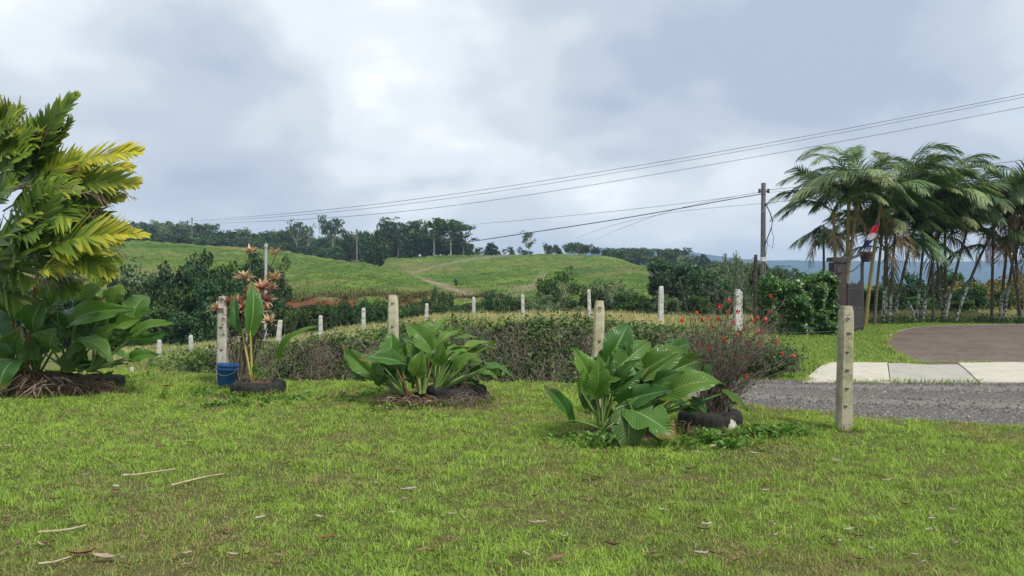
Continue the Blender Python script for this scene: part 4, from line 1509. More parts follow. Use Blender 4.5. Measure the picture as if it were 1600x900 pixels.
big_plant('big_leaf_plant', 'low spreading plant of big glossy leaves around a half-buried tyre, mid lawn edge', 'plant', 10.1, [
    (580, 584, 532, 537, 28, .0, .45, 0, g_, (-.6, -.5, .5), .7),
    (626, 566, 560, 558, 30, -.15, .25, 0, g_, (0, -.75, .7), .7),
    (611, 556, 612, 520, 36, .1, .55, 0, r_, F2, .6),
    (588, 572, 592, 604, 22, -.1, .2, 0, g_, F2, .3),
    (674, 546, 635, 503, 36, .05, .5, 1, r_, F2, .5),
    (668, 528, 668, 498, 26, .3, .55, 1, g_, F2, .4),
    (677, 524, 712, 494, 26, .25, .75, 1, g_, FL, .5),
    (684, 540, 731, 514, 24, .2, .7, 2, g_, FL, .6),
    (651, 585, 660, 549, 32, -.25, .5, 1, y_, F2, .7),
    (685, 566, 692, 536, 28, -.1, .55, 2, g_, F2, .5),
    (719, 553, 773, 531, 23, .1, .85, 2, g_, FL, .6),
    (711, 577, 745, 552, 26, -.15, .75, 2, g_, FL, .5),
    (699, 556, 729, 539, 20, .1, .7, 2, g_, FL, .5),
    (740, 551, 780, 543, 17, .2, .6, 2, g_, FU, .4),
    (735, 561, 766, 571, 22, .1, .4, 2, g_, FU, .3),
    (763, 572, 802, 585, 24, .0, .45, 2, g_, FU, .3),
    (750, 582, 778, 590, 16, -.1, .4, 2, g_, FU, .3),
    (713, 532, 752, 526, 17, .4, .5, 2, g_, FU, .4),
    (632, 556, 622, 536, 28, .15, .3, 0, g_, F2, .5),
    (646, 550, 627, 527, 28, .3, .25, 1, g_, F2, .4),
    (599, 573, 580, 570, 22, .2, .2, 0, g_, FD, .4),
    (660, 530, 648, 511, 22, .35, .4, 1, g_, F2, .4),
    (655, 575, 668, 548, 24, .05, .2, 1, g_, F2, .5),
    (700, 570, 715, 548, 24, .3, .2, 2, g_, F2, .5),
    (726, 566, 757, 552, 20, .35, .15, 2, g_, FU, .5),
    (603, 585, 612, 560, 20, .25, .15, 0, g_, F2, .5),
    (570, 590, 548, 563, 20, .3, .2, 0, g_, FL, .5),
    (642, 560, 634, 534, 22, .0, .6, 1, g_, FR, .8), (690, 552, 702, 522, 20, .25, .6, 2, g_, FL, .7), (706, 562, 738, 546, 18, .0, .8, 2, g_, FL, .7),
    (668, 570, 684, 545, 20, -.1, .65, 1, g_, FL, .7), (728, 574, 752, 565, 15, -.1, .5, 2, g_, FU, .5), (618, 572, 604, 548, 20, -.05, .4, 0, g_, FR, .7),
    (605, 592, 578, 586, 18, -.1, .3, 0, g_, FD, .5), (655, 540, 660, 506, 22, .3, .4, 1, g_, FR, .6), (693, 528, 722, 505, 18, .35, .5, 2, g_, FL, .6),
], [(634, 617, 10.1), (660, 616, 10.0), (680, 612, 10.1)], fill=44)

big_plant('big_leaf_plant', 'largest clump of huge ribbed glossy leaves, beside the red-flowered shrub', 'plant', 7.8, [
    (889, 657, 853, 601, 30, -.1, .45, 0, g_, (.6, -.7, .2), .8),
    (929, 611, 898, 543, 44, -.1, .85, 0, g_, F2, .8),
    (932, 614, 936, 556, 38, -.2, .8, 0, g_, F2, .6),
    (909, 612, 893, 560, 30, .05, .25, 0, g_, FR, .7),
    (953, 560, 983, 504, 50, .15, .45, 0, g_, F2, .45),
    (953, 586, 1018, 530, 48, .0, .6, 0, g_, F2, .4),
    (1000, 577, 1088, 529, 36, .3, .45, 1, g_, F2, .4),
    (1000, 583, 1075, 541, 42, .1, .35, 1, g_, F2, .45),
    (1030, 590, 1107, 556, 42, .1, .15, 1, g_, F2, .7),
    (1010, 588, 1060, 552, 22, .0, .7, 1, g_, FR, .6),
    (1040, 615, 1133, 593, 48, -.1, .6, 1, g_, (0, -.75, .65), .4),
    (970, 628, 1048, 608, 38, -.2, .45, 0, g_, F2, .55),
    (955, 606, 1017, 570, 34, .0, .5, 0, g_, F2, .5),
    (986, 640, 1058, 682, 58, -.35, .6, 0, g_, (.1, -.8, .6), .25),
    (984, 640, 981, 712, 54, -.3, .08, 0, g_, (-.2, -.95, -.1), .2),
    (1081, 624, 1106, 646, 18, .0, .5, 1, g_, F2, .5),
    (1131, 614, 1170, 641, 16, .0, .4, 1, g_, FU, .5),
    (938, 568, 947, 543, 20, .1, .35, 0, g_, F2, .5),
    (990, 645, 958, 602, 34, .15, .12, 0, g_, F2, .4),
    (1005, 625, 1045, 585, 34, .2, .12, 1, g_, F2, .5),
    (928, 640, 905, 606, 26, .2, .15, 0, g_, F2, .4),
    (1000, 600, 990, 548, 34, .35, .25, 0, g_, F2, .4),
    (1020, 640, 1050, 612, 30, .25, .10, 1, g_, F2, .4),
    (1100, 585, 1112, 566, 11, .1, .3, 1, y_, F2, .5),
    (945, 580, 962, 548, 24, .0, .7, 0, g_, FR, .8), (968, 600, 995, 560, 26, -.05, .55, 0, g_, FL, .7), (1024, 600, 1068, 580, 26, -.1, .4, 1, g_, FL, .6),
    (918, 625, 897, 590, 24, .1, .3, 0, g_, FR, .8), (1050, 630, 1090, 640, 20, .1, .3, 1, g_, FU, .4), (965, 575, 975, 525, 30, .25, .35, 0, g_, F2, .5),
], [(940, 672, 7.8), (985, 668, 7.9)], fill=16)

big_plant('big_leaf_plant', 'dense mound of dark big-leaf plants at the foot of the left palm', 'plant', 11.0, [
    (16, 493, 26, 439, 40, -.1, .6, 0, y_, F2, .5),
    (52, 514, 64, 469, 38, -.2, .35, 0, g_, F2, .4),
    (25, 553, 27, 511, 46, -.35, .35, 0, g_, F2, .6),
    (78, 542, 86, 515, 52, -.3, .35, 1, g_, F2, .3),
    (72, 461, 78, 424, 32, .1, .6, 0, g_, F2, .5),
    (86, 470, 128, 435, 38, .0, .6, 1, g_, F2, .4),
    (126, 470, 158, 444, 32, .1, .65, 1, g_, F2, .5),
    (120, 480, 160, 466, 28, .2, .1, 1, g_, F2, .5),
    (115, 503, 198, 479, 38, -.1, .55, 1, g_, F2, .6),
    (158, 492, 200, 482, 20, .1, .35, 1, g_, FD, .4),
    (176, 475, 189, 443, 32, .1, .7, 2, g_, F2, .5),
    (208, 494, 229, 458, 40, .0, .5, 2, g_, F2, .3),
    (184, 508, 218, 497, 24, -.05, .75, 2, g_, F2, .5),
    (212, 521, 268, 503, 24, -.1, .8, 2, g_, FL, .6),
    (205, 530, 258, 522, 22, -.2, .3, 2, g_, FD, .5),
    (124, 533, 176, 558, 34, -.25, .55, 1, g_, FU, .3),
    (206, 561, 243, 552, 20, -.2, .55, 2, g_, F2, .5),
    (172, 556, 208, 562, 16, -.2, .45, 2, g_, FU, .4),
    (155, 530, 183, 506, 24, .0, .6, 1, g_, F2, .4),
    (25, 562, -6, 608, 46, -.4, .3, 0, g_, (0, -.9, .5), .2),
    (-8, 500, 14, 548, 50, -.3, .12, 0, g_, F2, .3),
    (12, 562, 16, 532, 28, -.3, .6, 0, g_, F2, .4),
    (45, 480, 36, 508, 46, .1, .3, 0, g_, F2, .3),
    (60, 545, 95, 528, 34, .0, .2, 1, g_, F2, .4),
    (100, 515, 72, 490, 36, .1, .15, 0, g_, F2, .4),
    (140, 515, 100, 480, 40, .25, .12, 1, g_, F2, .4),
    (170, 520, 205, 495, 34, .25, .12, 2, g_, F2, .4),
    (150, 500, 170, 468, 36, .3, .15, 2, g_, F2, .4),
    (40, 540, 60, 565, 30, -.1, .4, 0, g_, F2, .4),
    (10, 520, -20, 480, 40, .0, .35, 0, g_, F2, .4),
    (190, 500, 240, 480, 30, .3, .15, 2, g_, F2, .4),
    (130, 545, 100, 560, 26, -.1, .4, 1, g_, FU, .3),
], [(55, 588, 11.1), (105, 582, 11.1), (140, 580, 11.1)], fill=34)

# the young plant in the small tyre: three tall leaves
big_plant('young_big_leaf_plant', 'young plant with three tall upright leaves growing from the small tyre beside the blue bucket', 'plant', 10.9, [
    (378, 514, 366, 456, 27, .05, .35, 0, y_, (-.6, -.8, .1), .8),
    (391, 516, 396, 436, 30, .0, .55, 0, y_, (.55, -.8, .1), .75),
    (441, 556, 488, 506, 20, -.05, .7, 1, g_, (-.75, -.5, .1), .9),
    (397, 582, 403, 560, 7, -.05, .9, 0, y_, F2, .6),
    (404, 590, 409, 570, 8, .05, .7, 1, r_, F2, .6),
], [(392, 600, 10.95), (402, 597, 10.9)])


# ------------------------------------------------------------------ tyres used as planters
def tyre(px, py, Y, R_, r_w, hgt, label, sink=.03, name='tyre_planter'):
    """a car tyre lying flat: rounded tread with blocks, sidewall, open middle filled with soil"""
    c = P(px, py, Y)
    root = empty(name, (c[0], c[1], 0), label, 'tyre planter')
    z0 = -sink
    prof = [(R_ - r_w, .25 * hgt), (R_ - r_w + .01, .95 * hgt), (R_ - r_w * .6, 1.02 * hgt), (R_ - .04, .97 * hgt), (R_ - .008, .86 * hgt), (R_, .72 * hgt), (R_ + .004, .5 * hgt), (R_, .28 * hgt), (R_ - .01, .12 * hgt), (R_ - .05, 0)]
    n = 72
    V, F = [], []
    for a in range(n):
        an = a / n * 2 * PI
        for k, (r, z) in enumerate(prof):
            blk = (.012 if a % 3 else 0) * (1 if 3 <= k <= 8 else 0)
            wob = .008 * math.sin(an * 3 + px)
            V.append((c[0] + math.cos(an) * (r + blk + wob), c[1] + math.sin(an) * (r + blk + wob), z0 + z + wob))
    m = len(prof)
    for a in range(n):
        b = (a + 1) % n
        for k in range(m - 1):
            F.append((a * m + k, b * m + k, b * m + k + 1, a * m + k + 1))
    mb = MB()
    mb.add(V, F)
    mb.build('tyre', M['tyre'], root)
    # soil heap inside
    V, F = [(c[0], c[1], z0 + hgt * 1.05)], []
    for q in range(1, 6):
        for a in range(32):
            an = a / 32 * 2 * PI
            rr = (R_ - r_w + .02) * q / 5
            V.append((c[0] + math.cos(an) * rr, c[1] + math.sin(an) * rr, z0 + hgt * (1.08 - .3 * (q / 5) ** 2) + random.uniform(-.02, .02)))
    for a in range(32):
        F.append((0, 1 + a, 1 + (a + 1) % 32))
    F4 = [(1 + (q - 1) * 32 + a, 1 + q * 32 + a, 1 + q * 32 + (a + 1) % 32, 1 + (q - 1) * 32 + (a + 1) % 32) for q in range(1, 5) for a in range(32)]
    mb = MB()
    mb.add(V, F)
    mb.F4.append(np.array(F4))
    mb.M4.append(np.zeros(len(F4), np.int32))
    mb.build('soil', M['soil'], root)
    return root


tyre(403, 606, 11.0, .37, .15, .21, 'small mossy black tyre lying flat with the young three-leaf plant in it')
tyre(712, 610, 10.35, .40, .16, .24, 'tyre half buried under dead roots at the right side of the middle plant')
tyre(1108, 674, 8.35, .33, .14, .24, 'black tyre at the foot of the red-flowered shrub with a pale stone on it')
tyre(152, 588, 11.5, .36, .15, .22, 'dark tyre lying at the right side of the left big-leaf mound')


def stone_obj(px, py, Y, s, label):
    c = P(px, py, Y)
    V, F = [], []
    n, m = 12, 7
    for a in range(m + 1):
        th = PI * a / m
        for b in range(n):
            ph = 2 * PI * b / n
            d = np.array([math.sin(th) * math.cos(ph), math.sin(th) * math.sin(ph), math.cos(th)])
            k = 1 + .35 * (vnoise(d[0] * 2 + 5, d[1] * 2 + d[2] * 3 + 5, 1, 3) - .5)
            V.append(c + d * k * s)
    for a in range(m):
        for b in range(n):
            F.append((a * n + b, (a + 1) * n + b, (a + 1) * n + (b + 1) % n, a * n + (b + 1) % n))
    mb = MB()
    mb.add(V, F)
    return tag(mb.build('stone', M['stone']), label, 'stone')


stone_obj(1141, 667, 8.1, np.array([.07, .08, .085]), 'pale rough stone leaning on the tyre below the red-flowered shrub')


# dead roots, stalks and straw round the plant feet
def root_mass(cx, cy, Y, rx, ry, hz, n, label=None, seed=1, thick=.008, mat='root'):
    c = P(cx, cy, Y)
    mb = MB()
    for k in range(n):
        a = random.uniform(0, 2 * PI)
        q = math.sqrt(random.random())
        p0 = np.array([c[0] + math.cos(a) * rx * q * .8, c[1] + math.sin(a) * ry * q * .8, hz * random.uniform(.4, 1.05) * (1 - q * .6)])
        a2 = a + random.uniform(-.7, .7)
        p2 = np.array([c[0] + math.cos(a2) * rx * (q * .5 + .55), c[1] + math.sin(a2) * ry * (q * .5 + .55), random.uniform(.0, .03)])
        mid = (p0 + p2) / 2 + np.array([random.uniform(-.08, .08), random.uniform(-.06, .06), random.uniform(-.02, .10)])
        V, F = tube(bez(p0, mid, p2, 6), np.linspace(1.2, .5, 6) * thick * random.uniform(.4, 1.3), 4)
        mb.add(V, F, random.random())
    return mb.build('dead_roots', M[mat]), c


def heap(cx, cy, Y, rx, ry, hz, name='soil_mound'):
    c = P(cx, cy, Y)
    V, F3, F4 = [(c[0], c[1], hz)], [], []
    n = 40
    for q in range(1, 9):
        for a in range(n):
            an = a / n * 2 * PI
            r = q / 8
            z = hz * (1 - r ** 2) + (vnoise(math.cos(an) * r * 4 + cx, math.sin(an) * r * 4, .4, 3) - .5) * .12 * (1 - r) - .015 * (r == 1)
            V.append((c[0] + math.cos(an) * rx * r, c[1] + math.sin(an) * ry * r, z))
    F3 = [(0, 1 + a, 1 + (a + 1) % n) for a in range(n)]
    F4 = [(1 + (q - 1) * n + a, 1 + q * n + a, 1 + q * n + (a + 1) % n, 1 + (q - 1) * n + (a + 1) % n) for q in range(1, 8) for a in range(n)]
    mb = MB()
    mb.add(V, F3)
    mb.F4.append(np.array(F4))
    mb.M4.append(np.zeros(len(F4), np.int32))
    return tag(mb.build(name, M['soil']), kind='structure')


heap(60, 590, 11.2, 1.25, .5, .30)
heap(655, 622, 10.15, .55, .32, .11)
heap(1000, 672, 8.0, .5, .3, .05)
for args in ((50, 590, 11.0, 1.0, .42, .42, 420), (130, 588, 11.2, .5, .35, .32, 130), (645, 624, 10.05, .6, .3, .16, 160), (712, 610, 10.3, .40, .38, .26, 200), (950, 675, 7.85, .45, .3, .08, 90), (1080, 672, 8.2, .5, .35, .14, 130), (404, 606, 11.0, .34, .3, .24, 40)):
    o, c = root_mass(*args)
    tag(o, kind='stuff')
o, c = root_mass(58, 592, 10.85, .75, .35, .40, 60, thick=.016, mat='rootpale')
tag(o, kind='stuff')
o, c = root_mass(640, 628, 9.95, .45, .22, .12, 26, thick=.012, mat='rootpale')
tag(o, kind='stuff')
o, c = root_mass(716, 610, 10.25, .46, .44, .33, 700, thick=.003, mat='deadveg')
tag(o, kind='stuff')


# small weeds at the plant feet
def weeds(name, spots, leaf=.05):
    mb = MB()
    for (px, py, n, spread, hgt) in spots:
        Yd = 1920 / (py - 440)
        c = np.array([(px - 800) / 1200 * Yd, Yd])
        k = n * 7
        X = c[0] + rng.normal(0, spread, n)
        Yw = c[1] + rng.normal(0, spread * .8, n)
        Xr = np.repeat(X, 7) + rng.normal(0, .025, k)
        Yr = np.repeat(Yw, 7) + rng.normal(0, .025, k)
        z = rng.uniform(.015, hgt, k)
        leaf_cards(mb, np.stack([Xr, Yr, z], -1), rng.normal(0, .45, (k, 3)) + np.array([0, -.2, 1]), rng.uniform(.6, 1.4, k) * leaf, .55, rng.uniform(0.1, 1, k))
    return tag(mb.build(name, M['weed']), kind='stuff')


weeds('weeds', [(330, 618, 34, .25, .10), (420, 628, 26, .22, .07), (360, 634, 22, .3, .05), (560, 622, 20, .3, .06), (600, 640, 14, .3, .05), (900, 690, 20, .14, .09), (938, 700, 26, .10, .16), (1060, 700, 18, .12, .10), (1112, 695, 34, .10, .14), (1150, 700, 26, .12, .10), (1190, 680, 70, .20, .09), (1222, 675, 34, .18, .07), (1120, 650, 30, .06, .30), (460, 622, 20, .22, .06), (225, 590, 16, .3, .06)], .055)


# ------------------------------------------------------------------ concrete posts
def post(px, top, Y, wpx, mat, label, group=None, base=0.0, taper=.82, lean=(0, 0), chamfer=.3, name='fence_post', holes=4, gz=None):
    c = P(px, top, Y)
    w_ = wpx / 1200 * Y
    zt = c[2]
    zb = base - .12
    V = []
    lv = [0, .15, .4, .65, .86, .955, 1.0]
    k_ = [1.06, 1.0, .98, .95, taper + .1, taper + .02, taper - .16]
    for q, (l, s) in enumerate(zip(lv, k_)):
        hw = w_ / 2 * s
        hd = w_ / 2 * min(1, s + .05)
        cx = c[0] + lean[0] * (l - 1)
        cy = Y + lean[1] * (l - 1)
        z = zb + (zt - zb) * l
        ch = hw * chamfer
        j = lambda: random.uniform(-.003, .003) * (w_ / .14)
        V += [(cx + x + j(), cy + y + j(), z + j()) for x, y in ((-hw + ch, -hd), (hw - ch, -hd), (hw, -hd + ch), (hw, hd - ch), (hw - ch, hd), (-hw + ch, hd), (-hw, hd - ch), (-hw, -hd + ch))]
    F = [(q * 8 + a, q * 8 + (a + 1) % 8, q * 8 + 8 + (a + 1) % 8, q * 8 + 8 + a) for q in range(6) for a in range(8)]
    n = 48
    F += [(n, n + 1, n + 2, n + 3), (n, n + 3, n + 4, n + 7), (n + 4, n + 5, n + 6, n + 7)]
    V = np.array(V) - np.array([c[0], Y, base])
    mb = MB()
    mb.add(V, F)
    root = mb.build(name, M[mat], smooth=False)
    root.location = (c[0], Y, base)
    tag(root, label, 'fence post', group)
    if holes:
        for hq in range(holes):
            zc = (zt - base) * (.18 + .74 * hq / max(1, holes - 1) + random.uniform(-.03, .03))
            hb = MB()
            lx = lean[0] * ((zc - 0) / (zt - base) - 1)
            # dark bent tube added on the front face, stands in for a shaded hole
            lx += random.uniform(-.012, .012)
            Vh, Fh = tube(np.array([(-w_ * .12 + lx, -w_ * .48, zc), (-w_ * .05 + lx, -w_ * .58, zc + .004), (w_ * .05 + lx, -w_ * .58, zc - .004), (w_ * .12 + lx, -w_ * .48, zc)]), np.full(4, .007), 5)
            hb.add(Vh, Fh)
            ho = bpy.data.objects.new('wire_tie', hb.mesh('wire_tie', M['darkiron']))
            C.objects.link(ho)
            ho.parent = root
    return root


PF = {}
PF[1] = post(348.5, 463, 11.9, 15.5, 'postwhite', 'weathered white concrete post standing right behind the blue bucket', lean=(0.01, 0))
PF[2] = post(614, 461, 10.9, 17, 'postyel', 'yellow-lichened thick concrete post rising behind the middle big-leaf plant', lean=(-.01, 0))
PF[3] = post(936.5, 470, 9.3, 17, 'postyel', 'thick mossy post rising behind the largest clump of leaves', lean=(.04, 0))
PF[4] = post(1322, 478, 8.3, 21, 'postmoss', 'mossy bare concrete post standing alone on the lawn near the gravel road', lean=(.03, 0), holes=6)

back = [(249, 531, 27, 6, 'first thin white post of the lower left field, nearest the big-leaf mound'),
        (298, 524, 30, 6, 'thin white field post halfway between the leaf mound and the blue bucket'),
        (386, 500, 27, 7, 'thin white post just right of the weathered post, behind the rosette stems'),
        (438, 500, 26, 7, 'slightly leaning white post behind the slanting young leaf'),
        (501, 493, 26, 6, 'thin white post left of the grassy gap, right of the slanting leaf'),
        (568, 481, 26, 6, 'thin white post just left of the lichened thick post'),
        (667, 474, 26, 5.5, 'thin white post behind the middle plant, right of the lichened post'),
        (740, 464, 26, 5.5, 'thin white post in dry grass right of the middle plant'),
        (816.5, 460, 25, 5.5, 'greyish thin post in the tallest dry grass'),
        (920, 452, 24, 5.5, 'thin brownish post left behind the thick mossy post'),
        (1033, 447, 23, 8, 'clean white post in front of the broad spreading tree'),
        (1152, 452, 22, 9, 'broad double white post behind the red-flowered shrub')]
bp = []
for px, tp, Y, wd, lb in back:
    X = (px - 800) / 1200 * Y
    g = float(ground(X, Y))
    lean = (.10, 0) if px == 438 else (.03 * random.uniform(-1, 1), 0)
    o = post(px, tp, Y, wd, 'postthin', lb, 'posts of the back wire fence', base=g, lean=lean, holes=0)
    bp.append((X, Y, CAM_H - (tp - 440) / 1200 * Y, g))
post(1158, 455, 22.2, 4, 'postwhite', 'narrow grey stay post standing against the broad double white post', base=0.2, holes=0)


def strand(pts, r, mat, n=10, sag=.02):
    out = []
    for a, b in zip(pts[:-1], pts[1:]):
        a, b = np.asarray(a, float), np.asarray(b, float)
        for k in range(n):
            t = k / n
            p = a * (1 - t) + b * t
            p = p + np.array([0, 0, -sag * 4 * t * (1 - t)])
            out.append(p)
    out.append(np.asarray(pts[-1], float))
    return tube(out, r, 4)


for lvl, frac in enumerate((.88, .62, .36)):
    mb = MB()
    pts = [(x, y - .07, g + (zt - g) * frac) for (x, y, zt, g) in bp]
    pts = [(-14.5, 26, pts[0][2] - .3)] + pts + [(9.3, 23.2, .3 + .25 * (2 - lvl))]
    V, F = strand(pts, .0035, 'wire')
    mb.add(V, F)
    tag(mb.build('fence_wire', M['wire']), ['top strand of wire along the back fence posts', 'middle strand of wire along the back fence posts', 'lowest strand of wire along the back fence posts'][lvl], 'wire')
mb = MB()
V, F = strand([(5.2, 22.7, .12), (7.9, 22.5, .10), (9.7, 22.6, .16)], .012, 'wire')
mb.add(V, F)
tag(mb.build('fence_rail', M['darkiron']), 'thin dark rail running along the foot of the hedge', 'rail')
# short white stub in the left grass and low peg
o = post(206, 574, 13.6, 5, 'postthin', 'short white peg sticking out of the grass left of the field posts', base=0.0, holes=0, name='marker_peg')
o['category'] = 'peg'


# ------------------------------------------------------------------ blue bucket
def bucket():
    c = P(353, 601, 11.55)
    root = empty('bucket', (c[0], c[1], 0), 'blue plastic bucket with raised rim bands standing at the weathered post', 'bucket')
    H, r0, r1 = .36, .125, .155
    prof = [(0.0, .012), (r0 - .01, .0), (r0, .01), (r0 + (r1 - r0) * .78, H * .78), (r0 + (r1 - r0) * .8 + .014, H * .79), (r0 + (r1 - r0) * .82 + .014, H * .825), (r0 + (r1 - r0) * .84, H * .84), (r0 + (r1 - r0) * .92, H * .92), (r1 + .013, H * .93), (r1 + .014, H * .97), (r1 + .008, H), (r1 - .006, H), (r1 - .012, H * .9), (r0 - .008, .03), (0.0, .03)]
    n = 36
    tilt = Matrix.Rotation(math.radians(5), 3, 'Y')
    V = []
    for a in range(n):
        an = a / n * 2 * PI
        for r, z in prof:
            v = tilt @ Vector((math.cos(an) * r, math.sin(an) * r, z))
            V.append((c[0] + v[0], c[1] + v[1], v[2]))
    m = len(prof)
    F = [(a * m + k, ((a + 1) % n) * m + k, ((a + 1) % n) * m + k + 1, a * m + k + 1) for a in range(n) for k in range(m - 1)]
    mb = MB()
    mb.add(V, F)
    mb.build('pail', M['bucket'], root)
    pts = []
    for k in range(17):
        a = PI * k / 16
        v = tilt @ Vector((-math.cos(a) * (r1 + .01), -.02 - math.sin(a) * .13, H * .93 - math.sin(a) * .13))
        pts.append((c[0] + v[0], c[1] + v[1], v[2]))
    mb = MB()
    mb.add(*tube(pts, .003, 5))
    mb.build('handle', M['metal'], root)


bucket()


def foot_grass():
    mb = MB()
    for (px, py, Y, rx, n) in [(1319, 672, 8.3, .09, 150), (936, 640, 9.3, .1, 120), (613, 630, 10.9, .1, 100), (348, 603, 11.9, .1, 120), (353, 603, 11.55, .15, 260), (403, 606, 11.0, .39, 520), (716, 612, 10.35, .42, 420), (1108, 674, 8.35, .36, 620), (152, 588, 11.5, .38, 260), (650, 625, 10.1, .6, 300), (60, 594, 11.2, 1.25, 500), (985, 676, 7.9, .45, 300)]:
        x0 = (px - 800) / 1200 * Y
        a = rng.uniform(PI * .9, PI * 2.1, n)
        rr = rx * (1 + np.abs(rng.normal(0, .12, n)))
        X = x0 + np.cos(a) * rr
        Yb = Y + np.sin(a) * rr * (.45 if rx > .5 else 1)
        ok = rng.random(n) < .35 + .65 * sst(fbm(X, Yb, .2, 88, 2), .4, .6)
        X, Yb = X[ok], Yb[ok]
        n = len(X)
        add_blades(mb, X, Yb, lawn_z(X, Yb) - .003, rng.uniform(.05, .15, n), rng.uniform(.005, .011, n), rng.uniform(.3, 1.2, n), np.clip(rng.normal(.55, .25, n), 0, 1), seg=3)
    tag(mb.build('uncut_grass', M['grass']), kind='stuff')


foot_grass()


# ------------------------------------------------------------------ rosette plant (bromeliads on bare stems)
def rosette(mb, c, r, axis, n=16, tint0=.5):
    axis = nrm(axis)
    ref = nrm(np.cross(axis, [0, 1, .1]))
    oth = np.cross(axis, ref)
    for k in range(n):
        a = 2 * PI * k / n * 1.0 + random.uniform(-.2, .2)
        o = ref * math.cos(a) + oth * math.sin(a)
        el = random.uniform(.25, 1.15)
        L = r * random.uniform(.75, 1.15)
        w_ = r * random.uniform(.09, .145)
        sd_ = np.cross(axis, o)
        pts = []
        for q in range(5):
            t = q / 4
            p = c + o * L * (t * math.cos(el) + .0) + axis * L * (math.sin(el) * t - .35 * t * t * math.cos(el))
            hw = w_ * (math.sin(PI * (t * .85 + .12)) ** .7) * (1 - t ** 4)
            pts += [p - sd_ * hw, p + axis * (-hw * .4), p + sd_ * hw]
        F = []
        for q in range(4):
            F += [(q * 3, q * 3 + 1, q * 3 + 4, q * 3 + 3), (q * 3 + 1, q * 3 + 2, q * 3 + 5, q * 3 + 4)]
        T_ = np.repeat(np.clip(tint0 + np.array([-.3, -.1, .1, .25, .3]) + random.uniform(-.15, .15), 0, 1), 3)
        mb.add(pts, F, T_)


def rosette_plant():
    Y = 12.0
    ft = P(372, 597, Y)
    root = empty('rosette_plant', (ft[0], ft[1], 0), 'tall stemmed plant topped with pinkish orange and cream leaf rosettes behind the young plant', 'plant')
    tops = [(395, 455, .15, .4), (372, 486, .16, .35), (410, 486, .16, .5), (348, 490, .15, .5), (388, 470, .15, .2), (391, 396, .14, .7), (432, 397, .14, .85), (383, 436, .18, .75), (430, 436, .17, .7), (410, 452, .20, .45), (398, 470, .2, .3), (360, 478, .22, .3), (340, 484, .16, .6), (415, 470, .17, .45), (425, 452, .14, .7), (380, 482, .2, .25), (402, 498, .16, .4), (420, 503, .15, .85), (352, 500, .15, .55), (372, 500, .18, .3), (388, 490, .16, .35)]
    for k, (px, py, r, tn) in enumerate(tops):
        c = P(px, py, Y + random.uniform(-.22, .22))
        mb = MB()
        rosette(mb, c, r * 1.32, (random.uniform(-.35, .35), random.uniform(-.5, .1), 1), 24, tn)
        mb.build('rosette', M['brom'], root)
        st = np.array([ft[0] + random.uniform(-.12, .2), ft[1] + random.uniform(-.1, .1), 0.02])
        V, F = tube(bez(st, np.array([(st[0] * .6 + c[0] * .4), st[1], c[2] * .55]), c, 9), np.linspace(.013, .007, 9), 5)
        m2 = MB()
        m2.add(V, F)
        m2.build('stem', M['bark'], root)
    # withered leaves hanging below the heads
    mb = MB()
    n = 420
    q = rng.random(n)
    cx = np.interp(q, [0, 1], [348, 418]) + rng.normal(0, 7, n)
    cy = rng.uniform(478, 545, n)
    pts = np.array([P(a, b, Y + rng.normal(0, .12)) for a, b in zip(cx, cy)])
    leaf_cards(mb, pts, rng.normal(size=(n, 3)), rng.uniform(.05, .13, n), .3, rng.random(n))
    o = mb.build('withered_leaves', M['deadveg'], root)
    o['kind'] = 'stuff'


rosette_plant()


